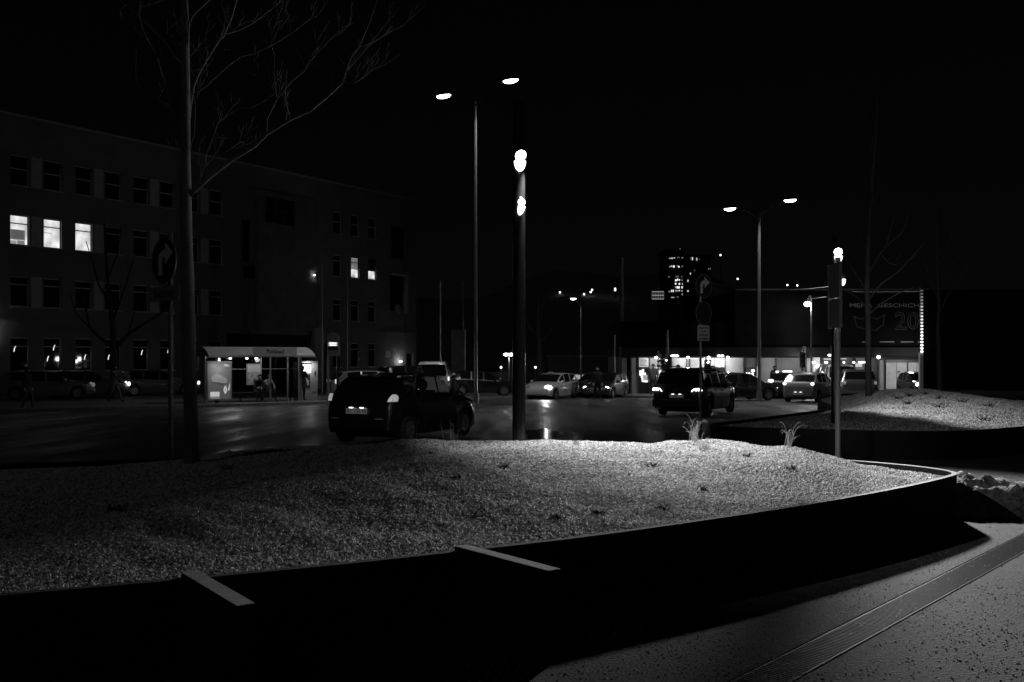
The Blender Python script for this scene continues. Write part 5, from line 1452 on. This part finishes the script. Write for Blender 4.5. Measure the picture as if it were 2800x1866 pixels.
# 2 dark minivan
def mpv_tail(root, s_, W):
    m_ = emit('mpv_tail', 3.0)
    def ty(k): return s_ * W * k
    for (pts) in ([(-.02, ty(.29), .905), (.0, ty(.335), 1.0), (.0, ty(.40), 1.015)], [(.0, ty(.41), 1.015), (.02, ty(.465), 1.01), (.05, ty(.478), .965), (.05, ty(.478), .925)]):
        q = MB(); q.tube(pts, .018, 6); q.build('tail_light', m_, root)
    for k in (.375, .435):
        q = MB(); q.ball((-.01, ty(k), .965), 1, 8, (.03, .045, .042)); q.build('tail_light', m_, root)
def mpv_extra(root):
    q = MB(); q.box(.0, .02, -.05, .85, 1.135, 1.15); q.build('wiper_strip', mat('chrome_strip', .7, .3, metal=.6), root)
    q = MB(); q.box(-.08, .0, -.88, .88, .36, .62); q.build('rear_bumper', PT['grey'], root)
    q = MB(); q.box(-.095, -.081, -.62, .62, .60, .635); q.build('bumper_step', mat('step_pale', .4, .4), root)
    q = MB(); q.cyl((-.16, 0, .36), .03, .2, 8, axis='x'); q.ball((-.18, 0, .43), .035, 8); q.cyl((-.18, 0, .34), .02, .09, 8); q.build('tow_hook', M_TRIM, root)
    q = MB(); q.cyl((-.015, 0, .99), .07, .012, 16, axis='x'); q.build('badge', mat('badge_dull', .16, .3, metal=.6), root)
    q = MB(); q.box(.30, .50, -.62, .62, 1.665, 1.69); q.build('roof_spoiler', PT['dark'], root)
th = 28; Y_ = 35.4
lc = Vector((PX(1781, 35.9), 35.9, 0)) + Vector((cos(radians(th)), -sin(radians(th)), 0)) * .95
car('dark_minivan', 'dark minivan with lit square tail lamps behind the twin sign post', 'car', (lc.x, lc.y, road_z(lc.y)), pi / 2 - radians(th), MPV, PT['dark'], see=True, tail=mpv_tail, plate=('L  8801 TA', .74), rails=True, extra=mpv_extra)

# 3 silver hatchback at the right
th = 34; Yc = 50.5
lc = Vector((PX(2136, Yc), Yc, 0)) + Vector((cos(radians(th)), -sin(radians(th)), 0)) * .87
car('silver_hatchback', 'silver hatchback seen from behind with small lit tail lamps at the right', 'car', (lc.x, lc.y, road_z(lc.y)), pi / 2 - radians(th), HATCH, PT['silver'],
    tail=tail_simple(.93, 3.0, .085, .07, .03, .40), plate=('L 447 HX', .45), scale=1.02)
# 4 taxi behind it
def roof_sign(root):
    q = MB(); q.box(1.9, 2.1, -.25, .25, 1.47, 1.57); q.build('roof_sign', M_LENS2, root)
    q = MB(); q.box(1.55, 1.7, .45, .60, 1.47, 1.55); q.build('roof_lamp', M_LENS2, root)
th = 22; Yc = 56.0
lc = Vector((PX(2098, Yc), Yc, 0)) + Vector((cos(radians(th)), -sin(radians(th)), 0)) * .87
car('dark_taxi', 'dark car with lit roof sign half hidden by the silver hatchback', 'car', (lc.x, lc.y, road_z(lc.y)), pi / 2 - radians(th), ESTATE, PT['black'], tail=tail_simple(1.02, 3.0, .17, .09, .03, .38), extra=roof_sign)
# 5 white van facing us
def van_front(root):
    q = MB(); q.box(5.0, 5.03, -.55, .55, .62, .70); q.build('grille', M_TRIM, root)
    q = MB(); q.box(4.99, 5.04, -.85, .85, .30, .52); q.build('bumper', mat('bumper_white', .7, .4), root)
    for s_ in (-1, 1):
        q = MB(); q.ball((3.75, s_ * 1.12, 1.28), 1, 10, (.12, .07, .26)); q.build('mirror_lamp', M_LENS2, root, smooth='all')
        q = MB(); q.ball((3.3, s_ * .78, 2.05), 1, 8, (.08, .08, .07)); q.build('roof_marker', M_LENS2, root)
    l = lamp('van_light', 'POINT', (6.2, 0, .9), 35, .2); l.parent = root
Yc = 57.0
car('white_van', 'white van facing the camera, its front brightly lit, behind the bright post', 'van', (PX(2295, Yc) + .9, Yc + 5.0, road_z(Yc)), -pi / 2 - radians(5), VAN, PT['white'], head=head_simple(.80, 3.0, .16, .13, .12, .41), extra=van_front)
# 6 dark suv right of the van
th = 14; Yc = 52.0
car('dark_suv', 'dark grey car behind the trunk of the far planter tree', 'car', (PX(2352, Yc), Yc, road_z(Yc)), pi / 2 - radians(th), MPV, PT['grey'], tail=tail_simple(1.0, .15, .08, .10, .03, .42), scale=.96)
# 7 car at the far right end
Yc = 57.0
car('black_car', 'black car front with one bright headlamp at the foot of the column of bright dots', 'car', (PX(2532, Yc) + .7, Yc + 4.2, road_z(Yc)), -pi / 2 - radians(4), HATCH, PT['dark'], head=head_simple(.78, 3.0, .20, .15, .12, .40))
# 8 patterned light car with the glaring headlight, facing left and towards us
def pattern(root):
    for s_ in (-1, 1):
        q = MB(); y = s_ * .885
        q.v = [(.92, y + s_ * .008, .28), (1.30, y + s_ * .008, .28), (1.18, y + s_ * .008, .92), (.70, y + s_ * .004, .93)]; q.f = [(0, 1, 2, 3)]
        q.build('stripe', mat('stripe_grey', .10, .6), root, fix=False)
        q = MB(); q.v = [(.40, y * .99 + s_ * .012, .55), (.70, y + s_ * .012, .62), (.66, y + s_ * .01, .93), (.42, y * .975 + s_ * .018, .95)]; q.f = [(0, 1, 2, 3)]
        q.build('stripe', mat('stripe_dark', .03, .6), root, fix=False)
        text('lettering', 'FAHRSCHULE' if False else 'II I  II I', .16, mat('stripe_dark', .03), root, (2.1, s_ * .893, .50), rot=(pi / 2, 0, 0 if s_ < 0 else pi))
    q = MB(); q.ball((2.2, 0, 1.50), 1, 8, (.08, .20, .05)); q.build('roof_lamp', mat('roof_lamp_off', .5), root)
Yc = 45.0
# heading: towards camera-left
hd_ = radians(180 + 40)
fx, fy = -cos(radians(50)), -sin(radians(50))
fx, fy = -.485, -.875
cfr = Vector((PX(1468, 55.5), 55.5, 0))
rear = cfr - Vector((fx, fy, 0)) * 3.9
car('patterned_car', 'pale car with dark slanted stripes and a glaring headlamp turning left', 'car', (rear.x, rear.y, road_z(rear.y)), atan2(fy, fx), HATCH, PT['white'],
    head=head_simple(.70, 9.0, .16, .24, .13, .38, power=150, sides=(1,)), extra=pattern)
# 9 cars queueing behind it
for (px, Yc, th, lb, sides) in ((1592, 60, 210, 'dark car directly behind the patterned car', (-1, 1)), (1627, 57, 204, 'dark car with bright headlamps beside the walking silhouette', (-1, 1))):
    f_ = Vector((sin(radians(th)), cos(radians(th)), 0)); fr = Vector((PX(px, Yc), Yc, 0)); re = fr - f_ * 3.98
    car('queueing_car', lb, 'car', (re.x, re.y, road_z(re.y)), atan2(f_.y, f_.x), HATCH, PT['dark'], head=head_simple(.66, 4.0, .18, .15, .08, .37, sides=sides))
# dark cars right of the minivan
Yc = 52; f_ = Vector((-.55, -.83, 0)).normalized(); fr = Vector((PX(2044, Yc), Yc, 0)); re = fr - f_ * 3.98
car('dark_car', 'black car parked between minivan and chevron board', 'car', (PX(1945, Yc), Yc + .5, road_z(Yc)), radians(24), HATCH, PT['black'], head=head_simple(.66, .9, .12, .08, .04, .38), tail=tail_simple(.9, .3, .05, .04))
# car between lamp post and pillar
Yc = 58
car('distant_car', 'black car with one lit headlamp behind the double street lamp', 'car', (PX(1225, Yc), Yc, road_z(Yc) + .12), radians(8), HATCH, PT['black'], head=head_simple(.66, 3.5, .08, .16, .09, .38))
# 10 parked row at the left in front of the office block
def front_glow(root):
    pass
def lit_end(st, name):
    def f(root):
        l = lamp('forecourt_reflection', 'POINT', (0, 0, 1), 1, .1)
        bpy.data.objects.remove(l)
    return f
for (px, Yc, th, P_, paint, lb, hs) in (
    (-10, 50.5, 62, ESTATE, 'midgrey', 'parked car cut by the left edge, its nose lit', .12),
    (105, 53.5, 62, ESTATE, 'grey', 'parked grey estate with bright headlamp behind the walking man', 2.2),
    (318, 57.5, 60, ESTATE, 'grey', 'parked grey car with glowing front right of the walking man', 1.2)):
    car('parked_car', lb, 'car', (PX(px, Yc), Yc, road_z(Yc) + .13), pi / 2 - radians(th), P_, PT[paint], group='cars parked before the office block',
        head=head_simple(.72, hs, .10, .17, .12, .39))
for (px, Yc, z, pw) in ((292, 55.3, .7, 9), (428, 59.0, .7, 9), (128, 52, .9, 3)):
    pass
# 11 wagon and 12 dark van behind the hatchback, 13 white transporter
Yc = 50
car('grey_wagon', 'grey estate car seen over the roof of the black hatchback', 'car', (PX(905, Yc), Yc, road_z(Yc) + .13), pi / 2 - radians(64), ESTATE, PT['midgrey'], tail=tail_simple(.95, .6, .07, .12, .04, .42))
car('dark_estate', 'black people carrier between grey estate and white transporter', 'car', (PX(1030, 55), 55, road_z(55) + .13), pi / 2 - radians(60), MPV, PT['black'])
Yc = 52.5
def trans_extra(root):
    q = MB(); q.box(-.012, .03, -.72, .72, 1.22, 1.74); q.build('rear_glass', M_CGD, root)
    q = MB(); q.box(-.01, .04, -.92, -.84, .95, 1.15); q.build('tail_light', emit('tail_glow_12', 1.2), root)
    q = MB(); q.ball((-.02, -.60, .98), 1, 8, (.02, .10, .05)); q.build('handle_glint', mat('chrome_strip', .7), root)
car('white_transporter', 'white transporter van seen from behind, left of the double street lamp', 'van', (PX(1181, Yc), Yc, road_z(Yc) + .13), pi / 2 - radians(-2), VAN, PT['white'], extra=trans_extra)

# ------------------------------------------------------------------ people
M_SKIN = mat('skin', .42, .6); M_HAIR = mat('hair', .02, .6)
def person(label, loc, rz, joints, coat, trous, shoe=.03, hair=True, hat=False, skinv=None, bulk=1.0, long_coat=False):
    """joints: dict of local points (x right, y forward away from viewer is +y), figure faces -y by default"""
    J = joints
    names = ['pelvis', 'waist', 'chest', 'neck', 'head_low', 'head_mid', 'head_top',
             'shL', 'elL', 'wrL', 'haL', 'shR', 'elR', 'wrR', 'haR', 'hipL', 'knL', 'anL', 'toL', 'hipR', 'knR', 'anR', 'toR']
    rad = dict(pelvis=.155, waist=.135, chest=.165, neck=.060, head_low=.075, head_mid=.100, head_top=.080,
               sh=.075, el=.052, wr=.036, ha=.040, hip=.100, kn=.066, an=.046, to=.042)
    edges = [('pelvis','waist'),('waist','chest'),('chest','neck'),('neck','head_low'),('head_low','head_mid'),('head_mid','head_top')]
    for s_ in 'LR': edges += [('chest','sh'+s_),('sh'+s_,'el'+s_),('el'+s_,'wr'+s_),('wr'+s_,'ha'+s_),('pelvis','hip'+s_),('hip'+s_,'kn'+s_),('kn'+s_,'an'+s_),('an'+s_,'to'+s_)]
    pts = {n_: Vector(J[n_]) for n_ in names}
    vs = [pts[n_] for n_ in names]; ix = {n_: i for i, n_ in enumerate(names)}
    rs = []
    for n_ in names:
        k = n_[:-1] if n_[-1] in 'LR' and n_ not in rad else n_
        r_ = rad[k]
        if n_ in ('pelvis', 'waist', 'chest') or k in ('sh', 'el', 'hip'): r_ *= bulk
        rs.append(r_)
    es = [(ix[a], ix[c]) for a, c in edges]
    for s_ in 'LR':        # five fingers
        hnd = pts['ha' + s_]; d = (hnd - pts['wr' + s_]).normalized(); side = d.cross(Vector((0, 1, 0))); 
        if side.length < .2: side = d.cross(Vector((1, 0, 0)))
        side.normalize(); curl = d.cross(side)
        for k, (o_, l_) in enumerate(((-.030, .060), (-.010, .075), (.010, .078), (.028, .066), (.045, .045))):
            a = hnd + side * o_ + d * (.02 if k < 4 else -.015); m_ = a + d * l_ * .5 + (side * .02 if k == 4 else Vector()); e_ = m_ + d * l_ * .35 + curl * l_ * .4
            b0 = len(vs); vs += [a, m_, e_]; rs += [.012, .010, .008]; es += [(ix['ha' + s_], b0), (b0, b0 + 1), (b0 + 1, b0 + 2)]
    me = bpy.data.meshes.new('body'); me.from_pydata([tuple(v) for v in vs], es, [])
    o = bpy.data.objects.new('body', me); COL.objects.link(o)
    sk = o.modifiers.new('skin', 'SKIN'); sk.use_smooth_shade = True
    for i, r_ in enumerate(rs):
        sv = me.skin_vertices[0].data[i]; n_ = names[i] if i < len(names) else ''
        sv.radius = (r_ * (1.25 if n_ in ('chest', 'pelvis', 'waist') else 1), r_ * (.85 if n_ in ('chest', 'pelvis', 'waist') else 1))
    me.skin_vertices[0].data[0].use_root = True
    sb = o.modifiers.new('sub', 'SUBSURF'); sb.levels = 1; sb.render_levels = 1
    dg = bpy.context.evaluated_depsgraph_get(); nm = bpy.data.meshes.new_from_object(o.evaluated_get(dg))
    bpy.data.objects.remove(o)
    # a nose and brow on the front of the head
    hm = pts['head_mid']; fdir = Vector(J.get('face', (0, -1, 0))).normalized()
    for v in nm.vertices:
        d = v.co - hm
        if d.length < .16 and d.dot(fdir) > .07:
            side = (d - fdir * d.dot(fdir)); 
            if side.length < .03: v.co += fdir * .022
    nm.materials.clear()
    mc = mat('cloth_%d' % int(coat * 100), coat, .85); mt = mat('cloth_%d' % int(trous * 100), trous, .85); ms = mat('shoe_dark', shoe, .6)
    for m_ in (mc, mt, M_SKIN, ms): nm.materials.append(m_)
    segs = [(edges[i][0], edges[i][1]) for i in range(len(edges))]
    def segcls(a, c):
        if a in ('neck', 'head_low', 'head_mid'): return 2
        if a.startswith('wr') or a.startswith('ha'): return 2
        if a.startswith('an'): return 3
        if a.startswith('hip') or a.startswith('kn'): return 1
        if a == 'pelvis' and c.startswith('hip'): return 0 if long_coat else 1
        return 0
    for p_ in nm.polygons:
        c0 = p_.center; best = (9, 0)
        for a, c in segs:
            A_, C_ = pts[a], pts[c]; t = max(0, min(1, (c0 - A_).dot(C_ - A_) / max(1e-6, (C_ - A_).length_squared))); d = (c0 - (A_ + (C_ - A_) * t)).length - .5 * (rad.get(a, .07))
            if d < best[0]: best = (d, segcls(a, c))
        p_.material_index = best[1]; p_.use_smooth = True
    root = thing('person', label, 'person', loc, rz)
    b_ = bpy.data.objects.new('body', nm); COL.objects.link(b_); b_.parent = root
    if hair:
        q = MB(); q.ball(tuple(hm + Vector((0, 0, .035)) - fdir * .018), 1, 12, (.112, .118, .115))
        # cut the face free
        q2 = MB(); keep = []
        for f in q.f:
            c0 = sum((Vector(q.v[i]) for i in f), Vector()) / len(f) - hm
            if c0.dot(fdir) < .045 or c0.z > .085: keep.append(f)
        q.f = keep; q.build('cap' if hat else 'hair', M_HAIR, root, smooth='all', fix=False)
    if long_coat:
        a, c = pts['waist'], pts['pelvis']
        q = MB(); q.lathe([(.17 * bulk, 1.12), (.19 * bulk, .95), (.22 * bulk, .75), (.24 * bulk, .62)], 14); q.build('coat_skirt', mc, root, smooth='all')
    return root
def standing(hgt=1.70, stride=0.0, lean=0.0, armf=(0, 0), head_dn=0.0):
    s_ = hgt / 1.72
    J = dict(pelvis=(0, 0, .95), waist=(0, -lean * .3, 1.10), chest=(0, -lean * .7, 1.32), neck=(0, -lean - head_dn * .2, 1.49), head_low=(0, -lean - .01 - head_dn * .6, 1.545), head_mid=(0, -lean - .02 - head_dn, 1.62 - head_dn * .3), head_top=(0, -lean - head_dn, 1.67 - head_dn * .3),
             shL=(.19, -lean, 1.42), elL=(.25, .02 - armf[0] * .5 - lean, 1.15), wrL=(.24, -.04 - armf[0] - lean, .92 + armf[0] * .6), haL=(.24, -.06 - armf[0] * 1.2 - lean, .84 + armf[0] * .8),
             shR=(-.19, -lean, 1.42), elR=(-.25, .02 - armf[1] * .5 - lean, 1.15), wrR=(-.24, -.04 - armf[1] - lean, .92 + armf[1] * .6), haR=(-.24, -.06 - armf[1] * 1.2 - lean, .84 + armf[1] * .8),
             hipL=(.10, 0, .88), knL=(.11, -stride * .6 - .02, .48), anL=(.11, -stride, .08), toL=(.12, -stride - .17, .045),
             hipR=(-.10, 0, .88), knR=(-.11, stride * .25 - .02, .48), anR=(-.11, stride, .10 + abs(stride) * .25), toR=(-.12, stride - .15, .045 + abs(stride) * .05))
    return {k: tuple(c * s_ for c in v) for k, v in J.items()}
def seated(lean=.25, down=.08, handy=-.35):
    return dict(pelvis=(0, 0, .56), waist=(0, -.04, .70), chest=(0, -lean * .6, .92), neck=(0, -lean, 1.08), head_low=(0, -lean - .04, 1.13), head_mid=(0, -lean - .05 - down, 1.20), head_top=(0, -lean - .03 - down, 1.26),
             shL=(.19, -lean * .8, 1.01), elL=(.24, -lean - .10, .76), wrL=(.12, handy - .05, .66), haL=(.07, handy - .12, .66),
             shR=(-.19, -lean * .8, 1.01), elR=(-.24, -lean - .10, .76), wrR=(-.12, handy - .05, .68), haR=(-.06, handy - .12, .70),
             hipL=(.11, -.06, .55), knL=(.14, -.46, .53), anL=(.14, -.48, .10), toL=(.15, -.64, .045),
             hipR=(-.11, -.06, .55), knR=(-.14, -.48, .53), anR=(-.13, -.40, .10), toR=(-.14, -.56, .045))
def sw(x, y, z=0.0):   # point in shelter frame -> world
    return (XB + x * cos(PH) - y * sin(PH), YB + x * sin(PH) + y * cos(PH), road_z(YB) + .10 + SLOPE * x + z)
person('seated person in dark clothes with bowed head on the shelter bench', sw(2.30, .78), PH - .1, seated(.30, .10), .03, .02)
person('seated person with pale sleeves resting chin on hand on the shelter bench', sw(2.78, .78), PH + .35, dict(seated(.18, .03), wrR=(-.05, -.30, 1.02), haR=(-.02, -.30, 1.09)), .34, .03)
person('person in a dark coat standing at the ticket machine', (PX(826, 48.4), 48.4, road_z(48.4) + .13), radians(160), standing(1.68, 0, 0, (.1, .25)), .02, .02, bulk=1.15, long_coat=True)
person('dark figure standing between shelter and ticket machine', (PX(799, 49.6), 49.6, road_z(49.6) + .13), radians(30), standing(1.66), .012, .012, bulk=1.1)
person('man walking right past the parked cars with an outstretched arm', (PX(313, 46.5), 46.5, road_z(46.5) + .14), radians(75), dict(standing(1.72, .30, .02, (.45, -.1)), wrR=(-.2, -.52, .98), haR=(-.2, -.60, .95), elR=(-.24, -.32, 1.14)), .10, .16)
person('dark pedestrian walking at the far left', (PX(75, 41), 41, road_z(41)), radians(80), standing(1.74, .16), .03, .09, bulk=1.1)
person('person standing in front of the white transporter van', (PX(1146, 48), 48, road_z(48) + .13), radians(-20), standing(1.74), .04, .02)
person('black silhouette of a person crossing behind the queueing cars', (PX(1633, 53), 53, road_z(53)), radians(20), standing(1.78, .12), .015, .015, bulk=1.3)
person('person in a grey jacket walking by the lit shop door', (PX(1786, 57.5), 57.5, road_z(57.5) + .13), radians(-10), standing(1.80, .10), .16, .05, bulk=1.2)
person('dim figure standing by the shop wall right of the chevron board', (PX(2118, 60), 60, road_z(60) + .13), radians(10), standing(1.7), .03, .02)
# puddle on the road that mirrors the headlamp
pm = mat('puddle_water', .01, .10, bump=.15, bscale=6, spec=.5)
for (px, py, w_, d_, sd) in ((1484, 1188, 0.55, 2.2, 1),):
    Yp = road_Y(py); q = MB(); rr = random.Random(sd); n = 26
    q.v = [(w_ * cos(2*pi*i/n) * (1 + .25 * sin(3 * 2*pi*i/n + sd)), d_ * sin(2*pi*i/n) * (1 + .2 * cos(5 * 2*pi*i/n)), 0) for i in range(n)]; q.f = [tuple(range(n))]
    q.v = [(v[0], v[1], road_z(Yp + v[1]) - road_z(Yp)) for v in q.v]
    o = q.build('puddle', pm, loc=(PX(px, Yp), Yp, road_z(Yp) + .006), fix=False)
    tag(o, kind='structure')
